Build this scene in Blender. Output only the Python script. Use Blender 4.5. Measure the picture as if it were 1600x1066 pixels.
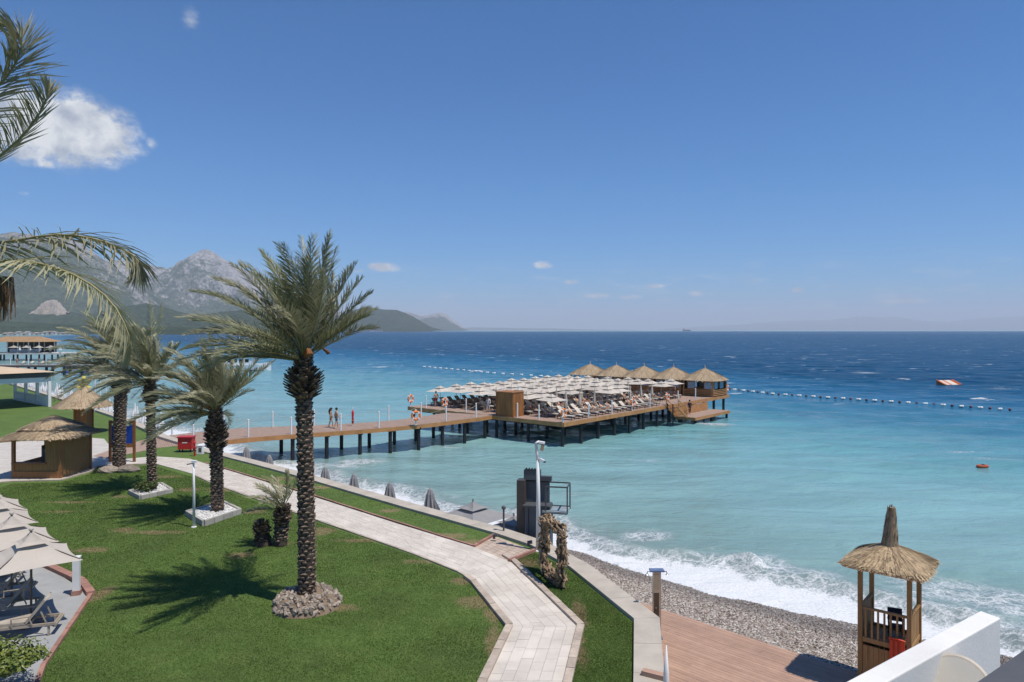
import bpy, bmesh, math, random
import numpy as np
from mathutils import Vector, Matrix
R = math.radians
random.seed(7); rng = np.random.default_rng(7)
for o in list(bpy.data.objects): bpy.data.objects.remove(o)
sc = bpy.context.scene
COL = sc.collection

# ------------------------------------------------------------------ camera
HC, FPX, VH = 9.0, 1100.0, 516.0          # eye height above the lawn (m), focal length and horizon of the photo (px)
cam = bpy.data.cameras.new('camera'); cam.lens = FPX / 1600 * 36; cam.sensor_width = 36
cam.shift_y = -17 / 1600; cam.clip_start = 0.1; cam.clip_end = 120000
camo = bpy.data.objects.new('camera', cam); COL.objects.link(camo)
camo.location = (0, 0, HC); camo.rotation_euler = (R(90), 0, 0); sc.camera = camo

def P(u, v, z=0.0):                        # ground point at height z that the photo shows at pixel (u, v)
    Y = (HC - z) * FPX / (v - VH)
    return Vector(((u - 800) / FPX * Y, Y, z))
def PD(u, v, Y):                           # point at a known distance
    return Vector(((u - 800) / FPX * Y, Y, HC - (v - VH) / FPX * Y))

# ------------------------------------------------------------------ sun, sky, exposure
SUN_AZ = Vector((0.86, -0.5, 0)).normalized(); SUN_EL = R(67)
sdir = SUN_AZ * math.cos(SUN_EL) + Vector((0, 0, math.sin(SUN_EL)))
sl = bpy.data.lights.new('sun', 'SUN'); sl.energy = 4.6; sl.angle = R(0.53); sl.color = (1.0, 0.935, 0.83)
so = bpy.data.objects.new('sun', sl); COL.objects.link(so); so.rotation_euler = sdir.to_track_quat('Z', 'Y').to_euler(); so.location = (30, -20, 80)
sc.view_settings.view_transform = 'Standard'; sc.view_settings.look = 'None'
sc.view_settings.gamma = 1.0; sc.view_settings.use_curve_mapping = False; sc.view_settings.exposure = 0.03
sc.cycles.max_bounces = 6; sc.cycles.diffuse_bounces = 2; sc.cycles.glossy_bounces = 2; sc.cycles.transmission_bounces = 3
sc.cycles.volume_bounces = 1; sc.cycles.transparent_max_bounces = 8
sc.cycles.use_denoising = True
sc.cycles.caustics_reflective = False; sc.cycles.caustics_refractive = False

class NT:                                  # small node-tree helper
    def __init__(s, tree): s.t = tree; s.n = tree.nodes; s.l = tree.links
    def add(s, typ, **kw):
        nd = s.n.new(typ)
        for k, v in kw.items():
            if k.startswith('i_'): 
                key = k[2:]; key = int(key) if key.isdigit() else key
                s.put(nd, key, v)
            else: setattr(nd, k, v)
        return nd
    def put(s, nd, key, v):
        if isinstance(v, bpy.types.NodeSocket): s.l.new(v, nd.inputs[key])
        elif isinstance(v, bpy.types.Node): s.l.new(v.outputs[0], nd.inputs[key])
        else: nd.inputs[key].default_value = v
    def math(s, op, a, b=None, c=None, clamp=False):
        nd = s.n.new('ShaderNodeMath'); nd.operation = op; nd.use_clamp = clamp
        for i, v in enumerate((a, b, c)):
            if v is not None: s.put(nd, i, v)
        return nd.outputs[0]
    def vmath(s, op, a, b=None):
        nd = s.n.new('ShaderNodeVectorMath'); nd.operation = op
        for i, v in enumerate((a, b)):
            if v is not None: s.put(nd, i, v)
        return nd.outputs[1 if op in ('LENGTH', 'DOT_PRODUCT') else 0]
    def step(s, lo, hi, v):
        nd = s.n.new('ShaderNodeMapRange'); nd.interpolation_type = 'SMOOTHSTEP'
        s.put(nd, 0, v); s.put(nd, 1, lo); s.put(nd, 2, hi); return nd.outputs[0]
    def noise(s, vec, scale, detail=4, rough=0.55, dist=0.0):
        nd = s.n.new('ShaderNodeTexNoise'); s.put(nd, 'Vector', vec); nd.inputs['Scale'].default_value = scale
        nd.inputs['Detail'].default_value = detail; nd.inputs['Roughness'].default_value = rough; nd.inputs['Distortion'].default_value = dist
        return nd.outputs['Fac'] if 'Fac' in nd.outputs else nd.outputs[0]
    def mix(s, fac, a, b, typ='MIX'):
        nd = s.n.new('ShaderNodeMix'); nd.data_type = 'RGBA'; nd.blend_type = typ
        s.put(nd, 0, fac)
        for i, v in ((6, a), (7, b)):
            if not isinstance(v, (bpy.types.NodeSocket, bpy.types.Node)): v = (*v[:3], 1)
            s.put(nd, i, v)
        return nd.outputs[2]
    def ramp(s, fac, stops, interp='LINEAR'):
        nd = s.n.new('ShaderNodeValToRGB'); s.put(nd, 0, fac); cr = nd.color_ramp; cr.interpolation = interp
        while len(cr.elements) < len(stops): cr.elements.new(0.5)
        for e, (p, c) in zip(cr.elements, stops): e.position = p; e.color = (*c[:3], 1)
        return nd.outputs[0]

w = bpy.data.worlds.new('World'); sc.world = w; w.use_nodes = True
wt = NT(w.node_tree); w.node_tree.nodes.clear()
sky = wt.add('ShaderNodeTexSky', sky_type='NISHITA', sun_disc=False)
sky.sun_elevation = SUN_EL; sky.sun_rotation = math.atan2(SUN_AZ.x, SUN_AZ.y)
sky.altitude = 900; sky.air_density = 1.0; sky.dust_density = 0.3; sky.ozone_density = 3.0
tc = wt.add('ShaderNodeTexCoord').outputs['Generated']
sep = wt.add('ShaderNodeSeparateXYZ', i_0=tc)
az = wt.math('ARCTAN2', sep.outputs[0], sep.outputs[1]); el = wt.math('ARCSINE', sep.outputs[2])
ang = wt.add('ShaderNodeCombineXYZ', i_0=az, i_1=el).outputs[0]
warp = wt.add('ShaderNodeTexNoise'); wt.put(warp, 'Vector', ang); warp.inputs['Scale'].default_value = 22; warp.inputs['Detail'].default_value = 4
wv = wt.vmath('SUBTRACT', warp.outputs['Color'], (0.5, 0.5, 0.5)); wsc = wt.add('ShaderNodeVectorMath', operation='SCALE', i_0=wv); wsc.inputs[3].default_value = 0.035
angw = wt.vmath('ADD', ang, wsc.outputs[0])
wsm = wt.add('ShaderNodeVectorMath', operation='SCALE', i_0=wt.vmath('MULTIPLY', wv, (1, .45, 1))); wsm.inputs[3].default_value = 0.022
angs = wt.vmath('ADD', ang, wsm.outputs[0])
def azel(u, v):
    d = Vector(((u - 800) / FPX, 1, (VH - v) / FPX)).normalized()
    return math.atan2(d.x, d.y), math.asin(d.z)
clouds = [(110, 205, 125, 62, 1.15), (35, 200, 110, 62, 1.1), (150, 225, 62, 30, .9), (75, 258, 26, 9, .6), (236, 222, 17, 13, .35), (297, 28, 24, 26, .28), (598, 418, 30, 9, .85), (560, 423, 16, 4, .4),
          (848, 414, 20, 8, .7), (893, 440, 24, 6, .5), (1022, 447, 16, 6, .75), (1088, 458, 16, 7, .6), (933, 463, 34, 6, .6),
          (985, 465, 24, 6, .55), (1246, 453, 12, 6, .7), (1410, 472, 58, 6, .65), (1570, 487, 36, 8, .6), (715, 461, 18, 4, .3), (38, 302, 14, 6, .3)]
best = None
for (u, v, ru, rv, k) in clouds:
    a0, e0 = azel(u, v)
    d = wt.vmath('SUBTRACT', angw if ru > 60 else angs, (a0, e0, 0))
    d = wt.vmath('DIVIDE', d, (ru / FPX * math.cos(a0) ** 2, rv / FPX * math.cos(a0), 1))
    f = wt.math('MULTIPLY', wt.math('SUBTRACT', 1.15, wt.vmath('LENGTH', d), clamp=True), k)
    best = f if best is None else wt.math('MAXIMUM', best, f)
nz = wt.noise(wt.vmath('MULTIPLY', ang, (1, 1.5, 1)), 62, 8, 0.70)
dens = wt.math('MULTIPLY', best, wt.math('MULTIPLY_ADD', nz, 2.6, -0.25, clamp=False))
dens = wt.step(0.10, 0.68, dens)
bandv = wt.vmath('MULTIPLY', ang, (1, 4.5, 1))
bn = wt.noise(bandv, 17, 6, 0.6)
band = wt.math('MULTIPLY', wt.step(0.50, 0.72, bn), wt.math('MULTIPLY', wt.step(0.012, 0.03, el), wt.math('SUBTRACT', 1.0, wt.step(0.05, 0.11, el))))
dens = wt.math('MAXIMUM', dens, wt.math('MULTIPLY', band, 0.42))
shade = wt.noise(wt.vmath('ADD', angw, (0.01, 0.022, 0)), 30, 5, 0.55)
ccol = wt.ramp(shade, [(0.36, (5.0, 5.6, 6.8)), (0.60, (10.0, 10.2, 10.4))])
sat = wt.add('ShaderNodeHueSaturation', i_Color=sky.outputs[0]); sat.inputs['Saturation'].default_value = 1.0
tint = wt.mix(1.0, sat.outputs[0], (0.29, 0.90, 1.44), 'MULTIPLY')
skyc = wt.mix(dens, tint, ccol)
w.cycles.sampling_method = "MANUAL"; w.cycles.sample_map_resolution = 512
bg = wt.add('ShaderNodeBackground', i_Color=skyc); bg.inputs[1].default_value = 0.080
wt.l.new(bg.outputs[0], wt.add('ShaderNodeOutputWorld').inputs[0])

# ------------------------------------------------------------------ materials
MATS = {}
def pm(name, c, rough=0.7, var=0.18, scale=3.0, bump=0.0, bscale=None, c2=None, stretch=None, coord='Object', metal=0.0, rand=0.0, spec=0.35, trans=None, detail=5):
    if name in MATS: return MATS[name]
    m = bpy.data.materials.new(name); m.use_nodes = True; t = NT(m.node_tree)
    b = t.n['Principled BSDF']
    if coord == 'World': vec = t.add('ShaderNodeNewGeometry').outputs['Position']
    else: vec = t.add('ShaderNodeTexCoord').outputs['Object']
    if stretch: vec = t.vmath('MULTIPLY', vec, stretch)
    n = t.noise(vec, scale, detail, 0.6)
    c2 = c2 or tuple(x * (1 - 2 * var) for x in c)
    hi = c if c2 != c else c
    col = t.ramp(n, [(0.3, c2), (0.7, hi)])
    if rand:
        oi = t.add('ShaderNodeObjectInfo').outputs['Random']
        hv = t.add('ShaderNodeHueSaturation', i_Color=col, i_Value=t.math('MULTIPLY_ADD', oi, 2 * rand, 1 - rand)); col = hv.outputs[0]
    t.put(b, 'Base Color', col); b.inputs['Roughness'].default_value = rough; b.inputs['Metallic'].default_value = metal
    b.inputs['Specular IOR Level'].default_value = spec
    if bump:
        bn = t.noise(vec, bscale or scale * 4, 4, 0.6)
        t.put(b, 'Normal', t.add('ShaderNodeBump', i_Height=bn, i_Strength=bump, i_Distance=0.02).outputs[0])
    if trans:
        tr = t.add('ShaderNodeBsdfTranslucent', i_Color=col); mx = t.add('ShaderNodeMixShader'); mx.inputs[0].default_value = trans
        t.l.new(b.outputs[0], mx.inputs[1]); t.l.new(tr.outputs[0], mx.inputs[2])
        t.l.new(mx.outputs[0], t.n['Material Output'].inputs[0])
    MATS[name] = m; return m

# ------------------------------------------------------------------ mesh helper
class MB:
    def __init__(s): s.v = []; s.f = []; s.m = []
    def add(s, vs, fs, mi=0):
        o = len(s.v); s.v += [tuple(v) for v in vs]; s.f += [tuple(i + o for i in f) for f in fs]; s.m += [mi] * len(fs); return s
    def box(s, c, size, rz=0.0, mi=0, ry=0.0, rx=0.0):
        M = Matrix.Translation(c) @ Matrix.Rotation(rz, 4, 'Z') @ Matrix.Rotation(ry, 4, 'Y') @ Matrix.Rotation(rx, 4, 'X')
        a, b, d = (x / 2 for x in size)
        vs = [M @ Vector(p) for p in ((-a, -b, -d), (a, -b, -d), (a, b, -d), (-a, b, -d), (-a, -b, d), (a, -b, d), (a, b, d), (-a, b, d))]
        return s.add(vs, [(0, 3, 2, 1), (4, 5, 6, 7), (0, 1, 5, 4), (1, 2, 6, 5), (2, 3, 7, 6), (3, 0, 4, 7)], mi)
    def beam(s, p0, p1, wd, ht, mi=0, up=(0, 0, 1)):
        p0, p1 = Vector(p0), Vector(p1); d = (p1 - p0).normalized(); up = Vector(up)
        if abs(d.dot(up)) > 0.99: up = Vector((1, 0, 0))
        x = d.cross(up).normalized(); y = x.cross(d)
        vs = [p + x * a * wd / 2 + y * b * ht / 2 for p in (p0, p1) for a, b in ((-1, -1), (1, -1), (1, 1), (-1, 1))]
        return s.add(vs, [(3, 2, 1, 0), (4, 5, 6, 7), (0, 1, 5, 4), (1, 2, 6, 5), (2, 3, 7, 6), (3, 0, 4, 7)], mi)
    def tube(s, pts, rad, n=8, mi=0, cap=True):
        pts = [Vector(p) for p in pts]; rad = rad if hasattr(rad, '__len__') else [rad] * len(pts)
        vs = []; up = Vector((0.13, 0.31, 0.94))
        for i, p in enumerate(pts):
            d = (pts[min(i + 1, len(pts) - 1)] - pts[max(i - 1, 0)]).normalized()
            x = d.cross(up)
            if x.length < 1e-3: x = d.cross(Vector((1, 0, 0)))
            x.normalize(); y = d.cross(x)
            vs += [p + (x * math.cos(2 * math.pi * k / n) + y * math.sin(2 * math.pi * k / n)) * rad[i] for k in range(n)]
        fs = [(i * n + k, i * n + (k + 1) % n, (i + 1) * n + (k + 1) % n, (i + 1) * n + k) for i in range(len(pts) - 1) for k in range(n)]
        if cap: fs += [tuple(range(n - 1, -1, -1)), tuple((len(pts) - 1) * n + k for k in range(n))]
        return s.add(vs, fs, mi)
    def lathe(s, prof, n=16, c=(0, 0, 0), mi=0):
        vs = [(c[0] + r * math.cos(2 * math.pi * k / n), c[1] + r * math.sin(2 * math.pi * k / n), c[2] + z) for r, z in prof for k in range(n)]
        fs = [(i * n + k, i * n + (k + 1) % n, (i + 1) * n + (k + 1) % n, (i + 1) * n + k) for i in range(len(prof) - 1) for k in range(n)]
        return s.add(vs, fs, mi)
    def prism(s, pts, z0, z1, mi=0):
        pts = [(p[0], p[1]) for p in pts]; n = len(pts)
        A = sum(pts[i][0] * pts[(i + 1) % n][1] - pts[(i + 1) % n][0] * pts[i][1] for i in range(n))
        if A < 0: pts = pts[::-1]
        vs = [(x, y, z0) for x, y in pts] + [(x, y, z1) for x, y in pts]
        return s.add(vs, [tuple(range(n - 1, -1, -1)), tuple(range(n, 2 * n))] + [(i, (i + 1) % n, n + (i + 1) % n, n + i) for i in range(n)], mi)
    def ell(s, c, r, n=10, m=7, mi=0, jit=0.0):
        vs = []; fs = []
        for i in range(m + 1):
            th = math.pi * i / m
            for k in range(n):
                ph = 2 * math.pi * k / n; j = 1 + random.uniform(-jit, jit)
                vs.append((c[0] + r[0] * j * math.sin(th) * math.cos(ph), c[1] + r[1] * j * math.sin(th) * math.sin(ph), c[2] + r[2] * j * math.cos(th)))
        fs = [(i * n + k, (i + 1) * n + k, (i + 1) * n + (k + 1) % n, i * n + (k + 1) % n) for i in range(m) for k in range(n)]
        return s.add(vs, fs, mi)
    def mesh(s, name, mats, smooth=False):
        me = bpy.data.meshes.new(name); me.from_pydata(s.v, [], s.f)
        for m in (mats if isinstance(mats, (list, tuple)) else [mats]): me.materials.append(m)
        if any(s.m): me.polygons.foreach_set('material_index', s.m)
        if smooth: me.polygons.foreach_set('use_smooth', [True] * len(me.polygons))
        me.update(); return me
    def obj(s, name, mats, parent=None, smooth=False): return link(name, s.mesh(name, mats, smooth), parent)

def link(name, me, parent=None, loc=(0, 0, 0), rot=(0, 0, 0)):
    o = bpy.data.objects.new(name, me); COL.objects.link(o); o.parent = parent; o.location = loc; o.rotation_euler = rot; return o
def tag(o, label=None, cat=None, group=None, kind=None):
    if label: o['label'] = label
    if cat: o['category'] = cat
    if group: o['group'] = group
    if kind: o['kind'] = kind
    return o
def T(name, label, cat, loc=(0, 0, 0), rz=0.0, group=None, scale=1.0):
    o = bpy.data.objects.new(name, None); COL.objects.link(o); o.location = loc; o.rotation_euler = (0, 0, rz); o.empty_display_size = 0.3
    if scale != 1.0: o.scale = (scale,) * 3
    return tag(o, label, cat, group)
def inst(proto, name, label, cat, loc, rz=0.0, group=None, scale=1.0):   # proto: [(part, mesh, [(sub, mesh)])]
    t = T(name, label, cat, loc, rz, group, scale)
    for part in proto:
        p = link(part[0], part[1], t)
        for sub in (part[2] if len(part) > 2 else []): link(sub[0], sub[1], p)
    return t
def npmesh(name, V, F, mats, smooth=False):
    V = np.asarray(V, np.float32); F = np.asarray(F, np.int32); me = bpy.data.meshes.new(name); k = F.shape[1]
    me.vertices.add(len(V)); me.vertices.foreach_set('co', V.ravel())
    me.loops.add(F.size); me.loops.foreach_set('vertex_index', F.ravel())
    me.polygons.add(len(F)); me.polygons.foreach_set('loop_start', np.arange(0, F.size, k, dtype=np.int32))
    me.update(calc_edges=True)
    if smooth: me.polygons.foreach_set('use_smooth', np.ones(len(F), bool))
    for m in (mats if isinstance(mats, (list, tuple)) else [mats]): me.materials.append(m)
    return me
def fattr(me, name, val):
    a = me.attributes.new(name, 'FLOAT', 'POINT'); a.data.foreach_set('value', np.asarray(val, np.float32).ravel())
def ordn(i): return ['first', 'second', 'third', 'fourth', 'fifth', 'sixth', 'seventh', 'eighth', 'ninth', 'tenth', 'eleventh', 'twelfth', 'thirteenth', 'fourteenth', 'fifteenth', 'sixteenth', 'seventeenth', 'eighteenth', 'nineteenth', 'twentieth', 'twenty-first', 'twenty-second'][i]

_perm = np.random.default_rng(3).random((256, 256))
def vnoise(x, y):
    xi = np.floor(x).astype(int); yi = np.floor(y).astype(int); fx = x - xi; fy = y - yi
    fx = fx * fx * (3 - 2 * fx); fy = fy * fy * (3 - 2 * fy)
    g = lambda a, b: _perm[a % 256, b % 256]
    return (g(xi, yi) * (1 - fx) + g(xi + 1, yi) * fx) * (1 - fy) + (g(xi, yi + 1) * (1 - fx) + g(xi + 1, yi + 1) * fx) * fy
def fbm(x, y, o=5, ridge=False):
    s = 0; a = 0.5; t = 0
    for i in range(o):
        n = vnoise(x * 2 ** i + 17 * i, y * 2 ** i + 31 * i)
        if ridge: n = 1 - abs(2 * n - 1)
        s = s + a * n; t += a; a *= 0.5
    return s / t
def inpoly(x, y, poly):
    c = np.zeros(x.shape, bool); n = len(poly)
    for i in range(n):
        x0, y0 = poly[i][0], poly[i][1]; x1, y1 = poly[(i + 1) % n][0], poly[(i + 1) % n][1]
        if y0 == y1: continue
        k = ((y0 > y) != (y1 > y)) & (x < (x1 - x0) * (y - y0) / (y1 - y0) + x0); c ^= k
    return c
def clip(poly, a, b, keep_left=True):      # Sutherland-Hodgman against the line a->b
    out = []; n = len(poly)
    sd = lambda p: ((b[0] - a[0]) * (p[1] - a[1]) - (b[1] - a[1]) * (p[0] - a[0])) * (1 if keep_left else -1)
    for i in range(n):
        p, q = poly[i], poly[(i + 1) % n]; sp, sq = sd(p), sd(q)
        if sp >= 0: out.append(p)
        if sp * sq < 0:
            k = sp / (sp - sq); out.append((p[0] + (q[0] - p[0]) * k, p[1] + (q[1] - p[1]) * k))
    return out
def cliptri(poly, conv):                   # clip to a convex ccw polygon
    for i in range(len(conv)):
        poly = clip(poly, conv[i], conv[(i + 1) % len(conv)])
        if len(poly) < 3: return []
    return poly
# ================================================================== SETTING
ZW = -2.4                                   # still-water level
SHORE = [(40, 4), (24, 19.5), (17.6, 24.0), (13.1, 27), (8.96, 29.9), (5.6, 33.4), (3, 36.4), (-1, 39.6), (-5.3, 42.6), (-13, 49.2), (-21.5, 58.5), (-30, 68), (-40, 78), (-52, 91),
         (-70, 110), (-100, 143), (-135, 180), (-200, 250), (-400, 500), (-850, 1050), (-960, 1254), (-1180, 1790), (-1760, 3135), (-2330, 5016), (-2250, 6500), (-1000, 6700)]
# cap of the sea wall: its landward edge
WALLIN = [(1.5, 9.0), (2.45, 14.5), (3.155, 18.27), (3.76, 21.7), (2.17, 26.5), (0.75, 29.2), (-0.76, 30.9), (-3.04, 33.1), (-5.95, 35.9), (-8.8, 38.7), (-12, 41.9), (-17.1, 46.7), (-20.4, 49.7), (-23.6, 52.4)]
def offset(pl, d):
    out = []
    for i, p in enumerate(pl):
        a = Vector(pl[max(i - 1, 0)]); b = Vector(pl[min(i + 1, len(pl) - 1)])
        t0 = (Vector(p) - a).normalized() if i else (b - Vector(p)).normalized(); t1 = (b - Vector(p)).normalized() if i < len(pl) - 1 else t0
        n0 = Vector((t0.y, -t0.x)); n1 = Vector((t1.y, -t1.x)); n = (n0 + n1).normalized(); k = d / max(0.5, n.dot(n0))
        out.append((p[0] + n.x * k, p[1] + n.y * k))
    return out
WALLOUT = offset(WALLIN, 0.78)

# ---- materials of the ground
def lawn_mat(blade=False):
    m = bpy.data.materials.new('grass_blades' if blade else 'lawn_turf'); m.use_nodes = True; t = NT(m.node_tree); b = t.n['Principled BSDF']
    pos = t.add('ShaderNodeNewGeometry').outputs['Position']
    pos = t.vmath('MULTIPLY', pos, (1, 1, 0))
    n1 = t.noise(pos, 0.35, 4, 0.6); n2 = t.noise(pos, 2.2, 5, 0.65); n3 = t.noise(pos, 22, 3, 0.7)
    g = t.ramp(n2, [(0.28, (0.080, 0.134, 0.027)), (0.5, (0.106, 0.174, 0.038)), (0.75, (0.135, 0.205, 0.050))])
    g = t.mix(t.math('MULTIPLY', t.step(0.35, 0.7, n1), .8), g, (0.078, 0.124, 0.032)); g = t.mix(t.math('MULTIPLY', t.step(0.5, 0.75, t.noise(pos, 0.9, 4, 0.6)), .55), g, (0.150, 0.195, 0.055))
    g = t.mix(t.math('MULTIPLY', t.step(0.4, 0.8, n3), 0.5), g, (0.17, 0.235, 0.07))
    dry = None                             # worn, dry patches of the turf
    for (x, y, rx, ry) in DRY:
        d = t.vmath('LENGTH', t.vmath('DIVIDE', t.vmath('SUBTRACT', pos, (x, y, 0)), (rx, ry, 1)))
        f = t.math('SUBTRACT', 1.25, d, clamp=True); dry = f if dry is None else t.math('MAXIMUM', dry, f)
    nd = t.noise(pos, 1.6, 5, 0.7)
    f = t.step(0.30, 0.85, t.math('MULTIPLY', dry, t.math('MULTIPLY_ADD', nd, 1.9, -0.1)))
    f = t.math('MAXIMUM', f, t.math('MULTIPLY', t.step(0.63, 0.78, t.noise(pos, 0.7, 6, 0.7)), 0.35))
    g = t.mix(t.math('MULTIPLY', f, 0.85), g, (0.27, 0.215, 0.115))
    t.put(b, 'Base Color', g); b.inputs['Roughness'].default_value = 0.8; b.inputs['Specular IOR Level'].default_value = 0.2
    if not blade:
        hb = t.math('ADD', t.math('MULTIPLY', t.noise(pos, 30, 3, 0.7), 1.0), t.math('MULTIPLY', n2, 1.2))
        t.put(b, 'Normal', t.add('ShaderNodeBump', i_Height=hb, i_Strength=0.8, i_Distance=0.06).outputs[0])
    else:
        tr = t.add('ShaderNodeBsdfTranslucent', i_Color=g); mx = t.add('ShaderNodeMixShader'); mx.inputs[0].default_value = 0.42
        t.l.new(b.outputs[0], mx.inputs[1]); t.l.new(tr.outputs[0], mx.inputs[2]); t.l.new(mx.outputs[0], t.n['Material Output'].inputs[0])
    return m
def dp(u, v, rx, ry): p = P(u, v); return (p.x, p.y, rx, ry)
DRY = [dp(500, 830, 1.1, 1.0), dp(425, 850, 1.3, .5), dp(375, 868, .8, .6), dp(190, 828, .8, .6), dp(110, 785, 2.2, .35), dp(240, 832, 2.0, .5), dp(190, 776, .8, .5), dp(295, 765, 1.0, .8),
       dp(330, 790, 1.0, .9), dp(700, 838, 1.3, .7), dp(735, 848, .9, .7), dp(440, 748, 1.4, .8), dp(830, 880, .9, .9), dp(500, 762, 1.0, .6), dp(750, 940, 1.1, .9), dp(906, 960, .35, 2.0),
       dp(902, 1010, .4, 2.0), dp(345, 765, 1.3, 1.0), dp(90, 800, 1.2, .3), dp(330, 738, 1.2, .6), dp(610, 798, .8, .6), dp(770, 1000, .35, 1.6), dp(560, 845, 1.5, .45), dp(660, 878, 1.2, .4), dp(720, 908, .7, .6), dp(770, 960, .5, 1.0), dp(140, 860, 1.2, .6), dp(155, 930, .5, 1.2), dp(395, 800, 1.0, .5), dp(540, 950, .7, .5), dp(260, 745, 1.4, .6)]
M_LAWN = lawn_mat(); M_BLADE = lawn_mat(True)
M_STONE = pm('travertine', (0.67, 0.61, 0.54), 0.75, c2=(0.49, 0.435, 0.375), scale=0.8, bump=0.25, bscale=30, detail=8, rand=0.07, coord='World')
M_STONE2 = pm('pink_paver', (0.52, 0.42, 0.34), 0.8, c2=(0.40, 0.31, 0.25), scale=4, bump=0.3, bscale=30, rand=0.1, coord='World')
M_KERB = pm('kerb_stone', (0.50, 0.42, 0.345), 0.8, c2=(0.36, 0.29, 0.23), scale=5, bump=0.4, bscale=28, rand=0.14, coord='World')
M_BRICK = pm('red_kerb', (0.40, 0.22, 0.17), 0.85, c2=(0.28, 0.14, 0.11), scale=5, bump=0.4, bscale=28, rand=0.2, coord='World')
M_CONC = pm('concrete_cap', (0.50, 0.445, 0.375), 0.85, c2=(0.37, 0.33, 0.28), scale=1.2, bump=0.4, bscale=20, coord='World', detail=8)
M_GREY = pm('grey_terrace', (0.36, 0.365, 0.37), 0.85, c2=(0.28, 0.285, 0.29), scale=1.5, bump=0.2, bscale=25, coord='World', detail=7)
M_DECK = pm('composite_plank', (0.43, 0.275, 0.20), 0.75, c2=(0.35, 0.22, 0.16), scale=2.5, bump=0.3, bscale=20, stretch=(1, 1, 1), rand=0.1, coord='World')
M_WOOD = pm('brown_timber', (0.30, 0.135, 0.05), 0.6, c2=(0.20, 0.085, 0.033), scale=3, bump=0.3, stretch=(1, 1, 5), rand=0.1)
M_PILE = pm('tarred_pile', (0.025, 0.027, 0.03), 0.6, c2=(0.012, 0.013, 0.015), scale=4, bump=0.3)
M_WHITE = pm('white_paint', (0.80, 0.80, 0.79), 0.45, c2=(0.70, 0.70, 0.70), scale=2)

# ---- lawn: one sheet for the whole land side
LAND = [(p[0], p[1]) for p in WALLIN] + [(-29, 58), (-38, 69), (-52, 84), (-78, 111), (-140, 176), (-330, 400), (-900, 400), (-900, -60), (6, -60), (3, 2)]
def polysheet(name, pts, z, mat, parent=None, kind='structure'):
    bm = bmesh.new(); vs = [bm.verts.new((p[0], p[1], z)) for p in pts]; f = bm.faces.new(vs); f.normal_update()
    if f.normal.z < 0: f.normal_flip()
    bmesh.ops.triangulate(bm, faces=bm.faces[:]); me = bpy.data.meshes.new(name); bm.to_mesh(me); bm.free(); me.materials.append(mat)
    o = link(name, me, parent)
    if kind: o['kind'] = kind
    return o
lawn = polysheet('lawn', LAND, 0.0, M_LAWN)

# ---- promenade path
PU = [(237, 713.5), (296, 717.5), (340, 730.6), (455, 766), (620, 819), (740.5, 856), (799, 880), (903, 980), (882, 1066), (858, 1180), (800, 1500)]
PL = [(238.5, 724), (301, 741), (340, 758), (486, 809), (644, 864), (716, 893), (736, 905), (800, 980), (761, 1066), (712, 1180), (600, 1500)]
PUw = [P(*p).xy for p in PU]; PLw = [P(*p).xy for p in PL]
path = polysheet('promenade_path', list(PUw) + list(PLw)[::-1], 0.008, pm('path_bed', (0.54, 0.495, 0.44), 0.9, coord='World'))
path['label'] = 'pale travertine promenade path bending through the lawn'
pav = []
for i in range(0, len(PUw) - 2):
    a, b, c, d = PLw[i], PUw[i], PUw[i + 1], PLw[i + 1]
    length = ((c - b).length + (d - a).length) / 2; width = ((b - a).length + (c - d).length) / 2
    nw = max(3, round(width / 0.36)); nr = max(1, round(length / 0.72))
    for k in range(nw):
        w0, w1 = k / nw, (k + 1) / nw; off = random.random() * 0.9
        cuts = sorted([0.0, 1.0] + [(r + off + random.uniform(-.15, .15)) / nr for r in range(nr) if 0.03 < (r + off) / nr < 0.97])
        for r0, r1 in zip(cuts[:-1], cuts[1:]):
            if r1 - r0 < 0.01: continue
            g = 0.004; gl, gw = g / length, g / width
            bl = lambda wv, rv: (a.lerp(d, rv)).lerp(b.lerp(c, rv), wv)
            q = [bl(w0 + gw, r0 + gl), bl(w1 - gw, r0 + gl), bl(w1 - gw, r1 - gl), bl(w0 + gw, r1 - gl)]
            pav.append(q)
pav.sort(key=lambda q: (q[0] + q[2]).length)
far = MB()
for n, q in enumerate(pav):
    z1 = 0.032 + random.uniform(-.003, .004)
    if n < 300: MB().prism(q, 0.0, z1).obj('paver', M_STONE, path)
    else: far.prism(q, 0.0, z1)
M_STONEF = pm('travertine_far', (0.64, 0.585, 0.515), 0.75, c2=(0.46, 0.41, 0.355), scale=1.3, bump=0.25, bscale=30, coord='World', detail=8)
tag(far.obj('paver_field', M_STONEF, path), kind='stuff')
def kerb_run(pts, wd, h, mat, parent, step=0.55, z0=0.0):
    for p, q in zip(pts[:-1], pts[1:]):
        p, q = Vector(p), Vector(q); L = (q - p).length; n = max(1, round(L / step)); d = (q - p) / L
        for i in range(n):
            a = p + d * (L * i / n + 0.006); b = p + d * (L * (i + 1) / n - 0.006); hh = h + random.uniform(-.008, .008)
            MB().beam((a.x, a.y, z0 + hh / 2), (b.x, b.y, z0 + hh / 2), wd, hh).obj('kerb_stone', mat, parent)
kerb_run([P(787.7, 869).xy, P(803, 878.5).xy, P(907.5, 979.5).xy, P(887.5, 1066).xy, P(866, 1180).xy], 0.22, 0.11, M_KERB, path)
kerb_run([P(728, 902).xy, P(740, 911).xy, P(796, 980.5).xy, P(755, 1066).xy, P(704, 1180).xy], 0.22, 0.11, M_KERB, path)
kerb_run([P(*p).xy for p in ((320, 724), (340, 729.5), (455, 764), (620, 817), (740.5, 854.5))], 0.10, 0.07, M_BRICK, path, 0.9)
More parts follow.
